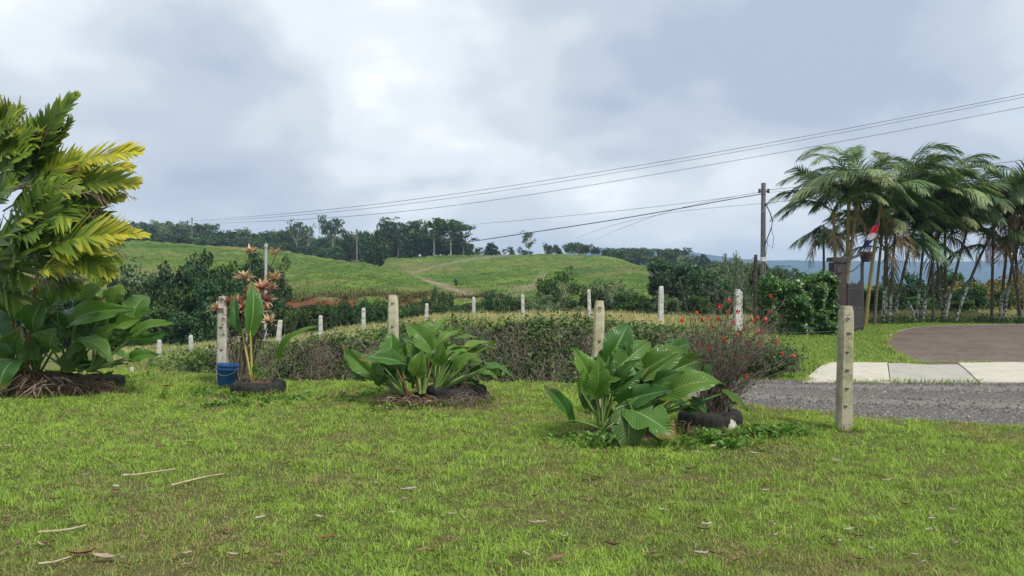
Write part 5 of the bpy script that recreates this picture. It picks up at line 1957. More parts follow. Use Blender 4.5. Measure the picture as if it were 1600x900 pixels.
# ------------------------------------------------------------------ red flowered shrub
def red_shrub():
    Y = 8.35
    ft = P(1118, 668, Y)
    root = empty('flowering_shrub', (ft[0], ft[1], 0), 'leafless twiggy shrub dotted with small red flower clusters', 'shrub')
    br, fl, lv = MB(), [], MB()
    tips = []
    ends = [(1062, 520), (1075, 500), (1090, 480), (1105, 498), (1122, 468), (1135, 490), (1150, 480), (1140, 455), (1165, 500), (1180, 512), (1205, 470), (1195, 495), (1185, 520), (1215, 535), (1235, 550), (1245, 558), (1165, 590), (1205, 560), (1190, 545), (1150, 540), (1130, 520), (1100, 530), (1080, 545), (1070, 560), (1110, 550), (1160, 560), (1175, 575), (1225, 500), (1210, 520), (1120, 500), (1092, 512), (1145, 515), (1170, 535), (1100, 570), (1125, 575), (1195, 580), (1085, 580)]
    for k in range(140):
        e = ends[k % len(ends)]
        ex, ey = e[0] + random.gauss(4, 12), e[1] + random.gauss(0, 10)
        E = P(ex, ey, Y + random.uniform(-.55, .45))
        s = ft + np.array([random.uniform(-.18, .14), random.uniform(-.14, .14), .15])
        s[2] = .15
        mid = np.array([s[0] + (E[0] - s[0]) * .25, (s[1] + E[1]) / 2, s[2] + (E[2] - s[2]) * .6])
        cv = bez(s, mid, E, 9)
        cv[1:-1] += rng.normal(0, .012, (7, 3))
        V, F = tube(cv, np.linspace(.0065, .0018, 9), 4)
        br.add(V, F)
        for q in range(5):
            i0 = random.randint(3, 8)
            d = nrm(rng.normal(size=3) + np.array([0, 0, .6])) * random.uniform(.06, .2)
            V, F = tube(np.array([cv[i0], cv[i0] + d * .5 + rng.normal(0, .008, 3), cv[i0] + d]), np.array([.003, .002, .001]), 3)
            br.add(V, F)
            tips.append(cv[i0] + d)
        tips.append(E)
    br.build('branches', M['twig'], root)['kind'] = 'stuff'
    for k, (px, py) in enumerate([(1139, 471), (1108, 500), (1122, 498), (1138, 487), (1140, 470), (1153, 487), (1205, 463), (1184, 497), (1196, 499), (1183, 519), (1190, 518), (1153, 524), (1112, 510), (1098, 499), (1066, 501), (1089, 489), (1147, 556), (1160, 563), (1168, 556), (1213, 534), (1240, 557), (1166, 588), (1139, 604), (1164, 515), (1203, 487), (1127, 564), (1090, 541), (1098, 537), (1108, 545), (1176, 500), (1187, 538), (1125, 478), (1170, 540), (1130, 530), (1148, 505), (1222, 553)]):
        c = P(px, py, Y + random.uniform(-.35, .35))
        mb = MB()
        n = 12
        pts, d = blob_points(n, c, np.array([.022, .022, .028]), .5)
        leaf_cards(mb, pts, d, rng.uniform(.018, .032, n), .9, rng.random(n))
        mb.build('flower_cluster', M['red'], root)
    tips = np.array(tips)
    sel = np.concatenate([tips, tips[rng.random(len(tips)) < .8], tips[rng.random(len(tips)) < .8]])
    leaf_cards(lv, sel + rng.normal(0, .03, sel.shape), rng.normal(size=sel.shape), rng.uniform(.015, .038, len(sel)), .5, rng.random(len(sel)))
    o = lv.build('small_leaves', M['shrubleaf'], root)
    o['kind'] = 'stuff'


M['shrubleaf'] = leaf_mat('shrub_leaves', (0.06, 0.03, 0.022), (0.07, 0.10, 0.035), (0.22, 0.16, 0.10), 0.2, 0.6, 0.2, 0)
red_shrub()


def low_evergreen():
    Y = 12.9
    c = P(1188, 575, Y)
    root = empty('low_bush', (c[0], Y, 0), 'low dark green spreading bush at the roadside behind the red-flowered shrub', 'bush')
    mb, tb = MB(), MB()
    for k in range(70):
        a = random.uniform(0, 2 * PI)
        e = np.array([c[0] + math.cos(a) * random.uniform(.15, .72), Y + math.sin(a) * random.uniform(.1, .6), random.uniform(.10, .42)])
        st = np.array([c[0], Y, .02])
        cv = bez(st, (st + e) / 2 + np.array([0, 0, .15]), e, 6)
        tb.add(*tube(cv, np.linspace(.010, .003, 6), 4))
        n = 70
        tt_ = rng.uniform(.35, 1.05, n)[:, None]
        pts = st * (1 - tt_) + e * tt_ + rng.normal(0, .07, (n, 3)) + np.array([0, 0, .06])
        leaf_cards(mb, pts, rng.normal(0, .6, (n, 3)) + np.array([0, -.4, .7]), rng.uniform(.03, .07, n), .5, np.clip(rng.normal(.35, .25, n), 0, 1))
    tb.build('branches', M['twig'], root)
    mb.build('foliage', M['bankleaf'], root)['kind'] = 'stuff'


low_evergreen()


# ------------------------------------------------------------------ bank, hedge and field growth
def bank():
    mb, md = MB(), MB()
    n = 80000
    px = rng.uniform(275, 1245, n)
    s = rng.random(n)
    Yb = 13.45 + s * 1.6
    X = (px - 800) / 1200 * Yb
    g = ground(X, Yb)
    lump = fbm(X, Yb, .55, 40, 3)
    hgt = (.04 + .30 * sst(lump, .35, .75)) * np.interp(s, [.4, .8], [1, .5]) * (.35 + 1.3 * sst(fbm(X, X * 0, 1.1, 66, 2), .3, .7)) * np.interp(px, [275, 330, 450, 640, 720, 1100, 1245], [.4, .45, .5, .6, .95, .9, .35]) * sst(Yb, 13.3, 13.7)
    z = g + hgt * rng.random(n) ** .6
    nn = np.stack([rng.normal(0, .5, n), rng.normal(-.8, .4, n), rng.normal(.6, .4, n)], -1)
    C_ = np.stack([X, Yb, z], -1)
    dead = rng.random(n) < np.where(px > 460, .08 + .5 * sst(fbm(X, z * 2 + Yb, .8, 50, 3), .42, .68), .25)
    leaf_cards(mb, C_[~dead], nn[~dead], rng.uniform(.03, .095, (~dead).sum()), .5, np.clip(rng.normal(.35, .22, (~dead).sum()) + s[~dead] * .3, 0, 1))
    # stray shoots and seedlings sticking out of the growth
    k = 700
    ps = rng.uniform(300, 1240, k)
    ys = rng.uniform(13.7, 15.2, k)
    for p_, y_s in zip(ps, ys):
        x_s = (p_ - 800) / 1200 * y_s
        z_s = float(ground(x_s, y_s))
        hh = random.uniform(.08, .30) * (.6 if p_ < 680 else 1)
        top_ = np.array([x_s + random.gauss(0, .08), y_s - random.uniform(0, .2), z_s + hh + .08])
        m_ = random.randint(6, 16)
        tt_ = rng.uniform(.25, 1, m_)[:, None]
        pp = np.array([x_s, y_s, z_s]) * (1 - tt_) + top_ * tt_ + rng.normal(0, .035, (m_, 3))
        leaf_cards(mb, pp, rng.normal(0, .6, (m_, 3)) + np.array([0, -.4, .7]), rng.uniform(.04, .10, m_), .5, random.uniform(.1, 1) * np.ones(m_))
    tag(mb.build('bank_undergrowth', M['bankleaf']), kind='stuff')
    leaf_cards(md, C_[dead], nn[dead] + rng.normal(0, .6, nn[dead].shape), rng.uniform(.04, .10, dead.sum()), .16, rng.random(dead.sum()))
    for k in range(650):
        p = random.uniform(330, 1240)
        y0 = random.uniform(13.7, 14.7)
        x0 = (p - 800) / 1200 * y0
        z0 = float(ground(x0, y0)) + random.uniform(.05, .3)
        a = np.array([x0, y0 - .05, z0])
        b = a + np.array([random.uniform(-.2, .2), random.uniform(-.25, -.02), random.uniform(-.45, -.1)])
        V, F = tube(bez(a, (a + b) / 2 + np.array([random.uniform(-.1, .1), -.08, .08]), b, 5), np.linspace(.006, .002, 5) * random.uniform(.5, 1.6), 3)
        md.add(V, F, random.random())
    # grey dead vine tangles spilling over the top edge
    for (p0, p1, y0, cnt) in [(468, 520, 14.4, 500), (545, 600, 14.4, 350), (700, 760, 14.5, 450), (775, 830, 14.5, 450), (945, 985, 14.5, 300), (905, 935, 14.3, 200), (380, 430, 14.3, 200), (1040, 1090, 14.5, 250), (840, 880, 14.0, 200), (620, 660, 14.2, 250)]:
        for k in range(cnt):
            p = random.gauss((p0 + p1) / 2, (p1 - p0) / 3.2)
            yy = y0 - abs(random.gauss(0, .35))
            x0 = (p - 800) / 1200 * yy
            z0 = float(ground(x0, yy)) + random.uniform(.08, .34)
            a = np.array([x0, yy, z0])
            b = a + rng.normal(0, .09, 3) + np.array([0, -.06, -random.uniform(.02, .25)])
            md.add(*tube(bez(a, (a + b) / 2 + rng.normal(0, .06, 3) + np.array([0, -.03, .04]), b, 4), np.linspace(.004, .002, 4) * random.uniform(.6, 1.5), 3), random.uniform(.3, 1))
    tag(md.build('dead_creepers', M['deadveg']), kind='stuff')


bank()


def field_grass():
    mb = MB()
    n = 110000
    Yb = 14.5 + 29 * rng.random(n) ** 1.5
    px = rng.uniform(150, 1215, n)
    X = (px - 800) / 1200 * Yb
    pt = fbm(X, Yb, 2.2, 60, 3)
    tall = np.clip(sst(pt, .35, .7) * np.interp(px, [150, 450, 700, 1000, 1200], [.5, .6, .95, .9, .6]), 0, 1) * sst(Yb, 14.3, 16.5)
    t_far = sst(Yb, 15, 18)
    h = (.07 + .46 * tall) * rng.uniform(.5, 1.1, n)
    t_ = np.clip(rng.normal(.38, .18, n) + tall * (.30 + .45 * t_far) * (rng.random(n) < .35 + .6 * sst(fbm(X, Yb * .5, .9, 15, 3), .35, .65)), 0, 1)
    add_blades(mb, X, Yb, ground(X, Yb) - .02, h, rng.uniform(.008, .016, n) * (Yb / 16), rng.uniform(.1, .8, n), t_, seg=2)
    tag(mb.build('field_grass', M['drygrass']), kind='stuff')
    mb = MB()
    n = 9000
    Yb = 14.4 + 3.2 * rng.random(n) ** 1.4
    px = rng.uniform(230, 1215, n)
    X = (px - 800) / 1200 * Yb
    ok = fbm(X, Yb, 1.5, 70, 3) > .56
    X, Yb = X[ok], Yb[ok]
    n = len(X)
    z = ground(X, Yb) + rng.random(n) * .28
    leaf_cards(mb, np.stack([X, Yb, z], -1), rng.normal(0, .6, (n, 3)) + np.array([0, -.4, .8]), rng.uniform(.05, .10, n) * (Yb / 17), .5, rng.uniform(.3, 1, n))
    tag(mb.build('field_weeds', M['bankleaf']), kind='stuff')
    # dry grass strip under and behind the palm grove
    mb = MB()
    n = 16000
    Yb = rng.uniform(31, 38, n)
    px = rng.uniform(1325, 1680, n)
    X = (px - 800) / 1200 * Yb
    add_blades(mb, X, Yb, ground(X, Yb), rng.uniform(.15, .6, n), rng.uniform(.01, .02, n), rng.uniform(.1, .7, n), np.clip(rng.normal(.7, .25, n), 0, 1), seg=2)
    tag(mb.build('dry_verge_grass', M['drygrass']), kind='stuff')
    # tussocks over the pasture hills
    mb = MB()
    n = 90000
    Yb = 80 + 190 * rng.random(n) ** 1.1
    px = rng.uniform(190, 1060, n)
    X = (px - 800) / 1200 * Yb
    pt = fbm(X, Yb, 9, 80, 3)
    ok = rng.random(n) < sst(pt, .3, .62)
    X, Yb, pt, px = X[ok], Yb[ok], pt[ok], px[ok]
    pyv = 440 - (ground(X, Yb) - CAM_H) / Yb * 1200
    ok = (seg_dist(px, pyv, [(640, 428), (665, 437), (700, 449), (738, 463)]) > np.interp(px, [640, 740], [2.5, 8])) & (seg_dist(px, pyv, [(640, 428), (680, 416), (740, 405), (800, 398)]) > 1.6)
    X, Yb, pt = X[ok], Yb[ok], pt[ok]
    n = len(X)
    s = rng.uniform(.14, .42, n)
    add_blades(mb, X, Yb, ground(X, Yb) - .05, s * .7, s * .8, rng.uniform(.2, .9, n), np.clip(rng.normal(.42, .26, n) + (pt - .5) * .6, 0.0, 1), seg=1)
    tag(mb.build('pasture_tussocks', M['pasture']), kind='stuff')
    # rank dry grass hanging over the eroded bank and along the foot of the pasture
    mb = MB()
    n = 9000
    px = rng.uniform(425, 790, n)
    Yb = 79.2 + rng.gamma(1.6, 1.6, n)
    X = (px - 800) / 1200 * Yb
    ok = fbm(X, Yb, 1.7, 81, 3) > .40
    X, Yb = X[ok], Yb[ok]
    n = len(X)
    add_blades(mb, X, Yb, ground(X, Yb) - .05, rng.uniform(.2, .75, n), rng.uniform(.05, .12, n), rng.uniform(.3, 1.2, n), np.clip(rng.normal(.45, .3, n), 0, 1), seg=2)
    tag(mb.build('bank_top_grass', M['rank']), kind='stuff')


M['rank'] = leaf_mat('rank_dry_grass', (0.09, 0.075, 0.03), (0.17, 0.17, 0.06), (0.30, 0.25, 0.13), 0.2, 0.85, 0.1, 0, (1, 1, .8))
M['pasture'] = leaf_mat('pasture_grass', (0.06, 0.10, 0.025), (0.13, 0.24, 0.04), (0.24, 0.36, 0.07), 0.25, 0.8, 0.1, 0)
field_grass()


def hedge():
    root = empty('hedge', (9.0, 23.6, 0), 'clipped dense glossy green hedge left of the dark gate pillar', 'hedge')
    mb = MB()
    x0, x1 = (1207 - 800) / 1200 * 23.2, (1304 - 800) / 1200 * 23.2
    n = 26000
    # points on the faces of a rounded box
    X = rng.uniform(x0, x1, n)
    top = np.interp(X, [x0, x0 + .25, (x0 + x1) / 2, x1 - .2, x1], [1.2, 1.5, 1.66, 1.70, 1.60]) + (fbm(X, X * 0, .45, 4, 3) - .5) * .45
    zz = rng.random(n) * top
    Yf = 22.95 + (fbm(X, zz, .38, 90, 3) - .5) * 1.1 + rng.random(n) * .3
    isT = rng.random(n) < .25
    Yf = np.where(isT, rng.uniform(22.9, 24.4, n), Yf)
    zz = np.where(isT, top - rng.random(n) * .1, zz)
    sp = rng.random(n) < .03
    zz = np.where(sp, top + rng.random(n) * .14, zz)
    isL = rng.random(n) < .12
    X = np.where(isL, np.where(rng.random(n) < .5, x0, x1 - .05) + rng.normal(0, .06, n), X)
    Yf = np.where(isL, rng.uniform(22.9, 24.4, n), Yf)
    nn = np.stack([rng.normal(0, .5, n), np.where(isT, -.2, -1) + rng.normal(0, .4, n), .5 + rng.normal(0, .4, n)], -1)
    leaf_cards(mb, np.stack([X, Yf, np.maximum(zz, .03)], -1), nn, rng.uniform(.06, .12, n), .6, np.clip(rng.normal(.45, .25, n), 0, 1))
    mb.build('foliage', M['hedgeleaf'], root)['kind'] = 'stuff'
    tb = MB()
    for k in range(16):
        x = x0 + (x1 - x0) * (k + .5) / 16
        tb.add(*tube(np.array([(x, 23.5, -.05), (x + random.uniform(-.1, .1), 23.5, .6), (x + random.uniform(-.2, .2), 23.4, 1.2)]), np.array([.02, .015, .008]), 5))
    tb.add(*box(((x0 + x1) / 2, 23.75, .7), (x1 - x0 - .25, .7, 1.3)))  # solid dark box that fills the inside of the hedge
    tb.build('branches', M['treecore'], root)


M['treecore'] = simple_mat('dark_hedge_core', (0.02, 0.03, 0.012), (0.04, 0.05, 0.02), 9, 0.95, 0.05, 0.5)
hedge()


# ------------------------------------------------------------------ gate pillar, gate leaf, pot, flag
def pillar():
    c = P(1308.5, 521, 23.3)
    x = c[0]
    root = empty('gate_pillar', (x, 23.3, 0), 'square maroon-grey gate pillar with a dark overhanging cap', 'pillar')
    wd = 20 / 1200 * 23.3
    ztop = CAM_H - (405 - 440) / 1200 * 23.3
    mb = MB()
    mb.add(*box((x, 23.3, ztop / 2 - .1), (wd, wd, ztop + .0), .015))
    mb.build('shaft', M['colpaint'], root, smooth=False)
    mb = MB()
    mb.add(*box((x, 23.3, ztop - .01), (wd + .10, wd + .10, .13), .02))
    mb.build('cap', M['colcap'], root, smooth=False)
    mb = MB()
    mb.add(*box((x, 23.3, .10), (wd + .05, wd + .05, .32), .015))
    mb.build('plinth', M['kerb'], root, smooth=False)
    mb = MB()
    mb.add(*box((x - .02, 23.3 - wd / 2 - .012, ztop - .34), (.17, .03, .14), .006))
    mb.build('name_plate', M['darkiron'], root, smooth=False)
    # gate leaf, swung open, runs back from the pillar
    g = empty('gate', (x + wd / 2, 23.3, 0), 'dark open gate leaf of thin vertical bars beside the pillar', 'gate')
    a = np.array([(1324.5 - 800) / 1200 * 23.4, 23.4])
    b = np.array([(1347 - 800) / 1200 * 25.2, 25.2])
    n = 22
    zt0, zt1 = 1.55, 1.75
    for k in range(n + 1):
        t = k / n
        p = a * (1 - t) + b * t
        zt = zt0 + (zt1 - zt0) * t + .16 * math.sin(t * PI * 1.0) * -1
        mb = MB()
        mb.add(*tube(np.array([(p[0], p[1], .06), (p[0], p[1], zt)]), np.full(2, .016 if 0 < k < n else .035), 5))
        mb.build('bar', M['darkiron'], g)
    for z in (.14, .72, 1.38):
        mb = MB()
        mb.add(*tube(np.array([(a[0], a[1], z), ((a + b)[0] / 2, (a + b)[1] / 2, z), (b[0], b[1], z)]), np.full(3, .02), 5))
        mb.build('rail', M['darkiron'], g)
    # solid dark sheet standing in for the gate's dark see-through part
    mb = MB()
    d = nrm(np.array([b[0] - a[0], b[1] - a[1], 0]))
    nrm_ = np.array([-d[1], d[0], 0]) * .008
    q = [np.array([*a, .14]), np.array([*b, .14]), np.array([*b, .80]), np.array([*a, .80])]
    V = [v - nrm_ for v in q] + [v + nrm_ for v in q]
    mb.add(V, [(0, 1, 2, 3), (7, 6, 5, 4), (0, 4, 5, 1), (1, 5, 6, 2), (2, 6, 7, 3), (3, 7, 4, 0)])
    mb.build('dark_infill_sheet', M['darkiron'], g, smooth=False)
    # far gate post with the bowl-shaped pot on top
    pp = empty('gate_post', (b[0], b[1], 0), 'slim dark post at the free end of the open gate', 'post')
    mb = MB()
    zc = CAM_H - (409 - 440) / 1200 * 25.3
    mb.add(*tube(np.array([(b[0] + .05, 25.3, -.05), (b[0] + .05, 25.3, 1.0), (b[0] + .05, 25.3, zc)]), np.full(3, .055), 8))
    mb.build('shaft', M['darkiron'], pp)
    # scroll arm from the pillar to the pot
    A = P(1324, 408, 23.4)
    Bp = P(1347, 398, 25.2)
    mb = MB()
    cv = np.array([A, P(1329, 406, 23.8), P(1334, 402, 24.3), P(1340, 399, 24.9), Bp])
    mb.add(*tube(cv, np.array([.02, .025, .04, .05, .05]), 6))
    mb.build('scroll_arm', M['darkiron'], pp)
    cv = np.array([P(1324, 425, 23.4), P(1331, 424, 23.9), P(1338, 419, 24.6), P(1345, 412, 25.2)])
    mb = MB()
    mb.add(*tube(cv, .018, 6))
    mb.build('scroll_arm', M['darkiron'], pp)
    c = P(1353, 393, 25.3)
    prof = [(0, 0), (.13, .0), (.155, .06), (.185, .25), (.205, .27), (.205, .33), (.18, .34), (.165, .28), (0, .27)]
    n = 24
    zb = c[2] - .34
    V = [(c[0] + math.cos(2 * PI * a_ / n) * r, 25.3 + math.sin(2 * PI * a_ / n) * r, zb + z) for a_ in range(n) for r, z in prof]
    m = len(prof)
    F = [(a_ * m + k, ((a_ + 1) % n) * m + k, ((a_ + 1) % n) * m + k + 1, a_ * m + k + 1) for a_ in range(n) for k in range(m - 1)]
    mb = MB()
    mb.add(V, F)
    tag(mb.build('planter_pot', M['colpaint']), 'round maroon pot standing on the slim gate post', 'pot')
    # flag on a short staff
    s0, s1 = P(1344, 403, 25.0), P(1373, 337, 25.0)
    fr = empty('flag', tuple(s0), 'small furled flag of blue, white and red stripes on a slanting staff above the gate', 'flag')
    mb = MB()
    mb.add(*tube(np.array([s0, (s0 + s1) / 2, s1]), .012, 6))
    mb.build('staff', M['darkiron'], fr)
    V, U = [], []
    na, nb = 22, 12
    top, bot = P(1370, 346, 24.95), P(1352, 386, 24.95)
    dd = bot - top
    for i_ in range(na):
        t = i_ / (na - 1)
        for j_ in range(nb):
            s = j_ / (nb - 1)
            w_ = .20 * (.35 + .65 * math.sin(PI * min(1, t * .9 + .1)))
            x_ = (s - .35) * w_
            fold_ = .07 * math.sin(s * 14 + t * 6)
            V.append(top + dd * t + np.array([x_ - .08 * t, fold_ - .06, -.10 * s - .03 * math.sin(s * 7 + t * 5)]))
            U.append((s, .02 + .96 * (t * .82 + s * .16)))
    F = [(i_ * nb + j_, i_ * nb + j_ + 1, (i_ + 1) * nb + j_ + 1, (i_ + 1) * nb + j_) for i_ in range(na - 1) for j_ in range(nb - 1)]
    mb = MB()
    mb.add(V, F, .5, U)
    mb.build('cloth', M['flag'], fr)


pillar()


# ------------------------------------------------------------------ utility poles and lines
def poles():
    c = P(1193, 286, 28)
    root = empty('utility_pole', (c[0], 28, 0), 'tall grey-brown utility pole with a hanging service cable between shrub and hedge', 'utility pole')
    g = float(ground(c[0], 28))
    mb = MB()
    mb.add(*tube(np.array([(c[0] - .04, 28, g - .3), (c[0] - .02, 28, 2.2), (c[0], 28, c[2])]), np.array([.105, .095, .08]), 12))
    mb.build('shaft', M['poleconc'], root)
    for dx in (-.16, .16):
        mb = MB()
        z = CAM_H - (299 - 440) / 1200 * 28
        mb.add(*tube(np.array([(c[0], 28, z), (c[0] + dx, 27.95, z)]), .025, 6))
        mb.add(*tube(np.array([(c[0] + dx, 27.95, z - .07), (c[0] + dx, 27.95, z - .02), (c[0] + dx, 27.95, z + .02), (c[0] + dx, 27.95, z + .08)]), np.array([.035, .055, .035, .055]), 8))
        mb.build('insulator', M['darkiron'], root)
    zb = CAM_H - (405 - 440) / 1200 * 28
    mb = MB()
    mb.add(*tube(np.array([(c[0] - .01, 28, zb - .08), (c[0] - .01, 28, zb + .08)]), .115, 12))
    mb.build('band', M['white'], root)
    for pts in ([(1196, 318), (1203, 332), (1207, 345), (1205, 357), (1198, 375), (1195, 385)], [(1205, 357), (1209, 372), (1207, 388), (1200, 382)], [(1200, 375), (1198, 390), (1195, 405), (1194, 430)]):
        mb = MB()
        P3 = np.array([P(a, b, 27.9) for a, b in pts])
        mb.add(*tube(P3, .02 if len(pts) == 6 else .009, 5))
        mb.build('service_cable', M['cable'], root)
    # short dark post beside the pole
    c2 = P(1180, 398, 26)
    mb = MB()
    mb.add(*tube(np.array([(c2[0], 26, -.2), (c2[0], 26, 1.4), (c2[0] + .02, 26, c2[2])]), np.array([.075, .07, .06]), 8))
    tag(mb.build('wooden_post', M['darkwood']), 'short dark weathered post just left of the utility pole', 'post')
    # thin metal pole behind the rosette plant
    c3 = P(415.5, 384, 18.5)
    g3 = float(ground(c3[0], 18.5))
    r3 = empty('metal_pole', (c3[0], 18.5, g3), 'thin galvanised pole rising behind the orange rosettes', 'pole')
    mb = MB()
    mb.add(*tube(np.array([(c3[0] - .02, 18.5, g3 - .1), (c3[0] - .01, 18.5, .8), (c3[0], 18.5, c3[2])]), .034, 8))
    mb.build('shaft', M['metal'], r3)
    mb = MB()
    mb.add(*tube(np.array([(c3[0], 18.5, c3[2] - .04), (c3[0], 18.5, c3[2] + .05)]), .046, 8))
    mb.build('cap', M['metal'], r3)
    # far pole on the ridge
    c4 = P(557.5, 358, 190)
    g4 = float(ground(c4[0], 190))
    mb = MB()
    mb.add(*tube(np.array([(c4[0], 190, g4 - 1), (c4[0], 190, c4[2])]), .22, 6))
    mb.add(*box((c4[0], 190, c4[2] - .8), (1.8, .15, .15)))
    tag(mb.build('utility_pole', M['poleconc']), 'slim far-off utility pole standing at the left pasture edge', 'utility pole')
    c5 = P(300, 340, 310)
    g5 = float(ground(c5[0], 310))
    mb = MB()
    mb.add(*tube(np.array([(c5[0], 310, g5 - 1), (c5[0], 310, c5[2])]), .22, 6))
    mb.add(*box((c5[0], 310, c5[2] - .8), (2.0, .15, .15)))
    tag(mb.build('utility_pole', M['poleconc']), 'tiny distant utility pole in the forest where the upper lines end', 'utility pole')

    def line(name, pts, Y0, Y1, r, label, mat='cable'):
        xs = np.array([p[0] for p in pts], float)
        ys = np.array([p[1] for p in pts], float)
        tt = np.linspace(xs[0], xs[-1], 70)
        o_ = np.argsort(xs)
        yy = np.interp(tt, xs[o_], ys[o_])
        for _ in range(60):
            yy[1:-1] = (yy[:-2] + yy[1:-1] * 2 + yy[2:]) / 4
        inv = np.interp(tt, sorted([xs[0], xs[-1]]), [1 / Y0, 1 / Y1] if xs[0] < xs[-1] else [1 / Y1, 1 / Y0])
        P3 = np.array([P(a, b, 1 / v) for a, b, v in zip(tt, yy, inv)])
        # at least about a third of a pixel thick all along
        mb = MB()
        mb.add(*tube(P3, np.clip(r * .8 * (1 / inv) / 25, r * .65, r * 3.2), 4))
        return tag(mb.build(name, M[mat]), label, 'power line')
    line('power_line', [(1750, 117), (1600, 147), (1400, 187), (1200, 224), (1000, 259), (800, 291), (600, 319), (450, 336), (300, 345)], 16, 309, .008, 'topmost of the overhead lines crossing the sky')
    line('power_line', [(1750, 123), (1600, 151), (1400, 192), (1200, 229), (1000, 264), (800, 297), (600, 325), (450, 340), (300, 347)], 16.4, 309, .007, 'second overhead line, close below the topmost')
    line('power_line', [(1750, 138), (1600, 167), (1400, 206), (1200, 242), (1000, 277), (800, 310), (600, 337), (450, 346), (300, 350)], 17, 309, .008, 'third overhead line, a step below the upper pair')
    line('power_line', [(1191, 303), (1140, 311), (1100, 319), (1000, 337), (900, 353), (850, 360), (735, 378), (690, 384)], 27.9, 235, .017, 'thick sagging black cable from the utility pole to the hilltop trees')
    line('power_line', [(1190, 300), (1140, 309), (1000, 326), (860, 340), (715, 353)], 27.9, 245, .007, 'thin line above the thick cable, left of the utility pole')
    line('power_line', [(1190, 318), (1100, 326), (1050, 331), (960, 350), (900, 372)], 28.1, 245, .006, 'thin line curving low from the utility pole to the right crest trees')
    line('power_line', [(1189, 300), (1130, 310), (1060, 325), (1000, 345), (930, 374)], 28.1, 245, .006, 'thin slack line below the thick cable toward the crest')
    line('power_line', [(1196, 297), (1297, 288), (1600, 250), (1750, 230)], 28, 20, .009, 'upper line running right from the utility pole over the palms')
    line('power_line', [(1196, 301), (1300, 293), (1600, 262), (1750, 246)], 28, 20, .006, 'lower thin line running right from the pole over the palms')
    line('power_line', [(1192, 318), (1280, 308), (1600, 278), (1750, 266)], 28, 21, .008, 'lowest line running right from the pole into the palms')


M['darkwood'] = simple_mat('dark_wood', (0.05, 0.035, 0.03), (0.12, 0.085, 0.07), 9, 0.9, 0.1, 0.6, 0.02)
poles()


# ------------------------------------------------------------------ palms
def frond(mb, P0, P1, bend, up, ll, lw, n, sweep=.55, droop=.35, tint=.5, tv=.12, seg=3, rach=.012, ragged=0.0, grad=0.0):
    """pinnate frond: a curved stalk with leaflets on both sides"""
    P0, P1 = np.asarray(P0, float), np.asarray(P1, float)
    L = np.linalg.norm(P1 - P0)
    mid = (P0 + P1) / 2 + np.asarray(bend, float)
    cv = bez(P0, mid, P1, 14)
    mb.add(*tube(cv, np.linspace(rach, rach * .25, 14), 5), min(1, tint + .15))
    ts = np.linspace(.14, 1.0, n)
    Tn = nrm(np.gradient(cv, axis=0))
    for k, t in enumerate(ts):
        f = t * 13
        i0 = min(12, int(f))
        c = cv[i0] * (1 - f + i0) + cv[i0 + 1] * (f - i0)
        d = Tn[min(13, i0 + 1)]
        u = nrm(np.asarray(up, float) - d * np.dot(up, d))
        s = np.cross(d, u)
        for sg in (-1, 1):
            if random.random() < ragged * .5:
                continue
            l = ll * (math.sin(PI * (t * .78 + .18)) ** .6) * random.uniform(.85, 1.1)
            sw = sweep + .5 * t + random.uniform(-.12, .12)
            dr = nrm(s * sg * math.cos(sw) + d * math.sin(sw) + u * random.uniform(.05, .3))
            w_ = lw * random.uniform(.8, 1.15)
            wn = nrm(np.cross(dr, u)) * .9 + u * random.uniform(-.35, .35)
            pts = []
            tl = np.clip(tint + random.gauss(0, tv), 0, 1)
            for q in range(seg + 1):
                v = q / seg
                p = c + dr * l * v - np.array([0, 0, 1]) * droop * l * v * v
                hw = w_ * .5 * ((.45 + .55 * math.sin(PI * min(1, v + .18))) if q < seg else .08 + ragged * .3)
                pts += [p - wn * hw, p + wn * hw]
            F = [(2 * q, 2 * q + 1, 2 * q + 3, 2 * q + 2) for q in range(seg)]
            mb.add(pts, F, np.repeat(np.clip(tl + (t - .5) * grad + np.linspace(-.05, .14, seg + 1), 0, 1), 2))


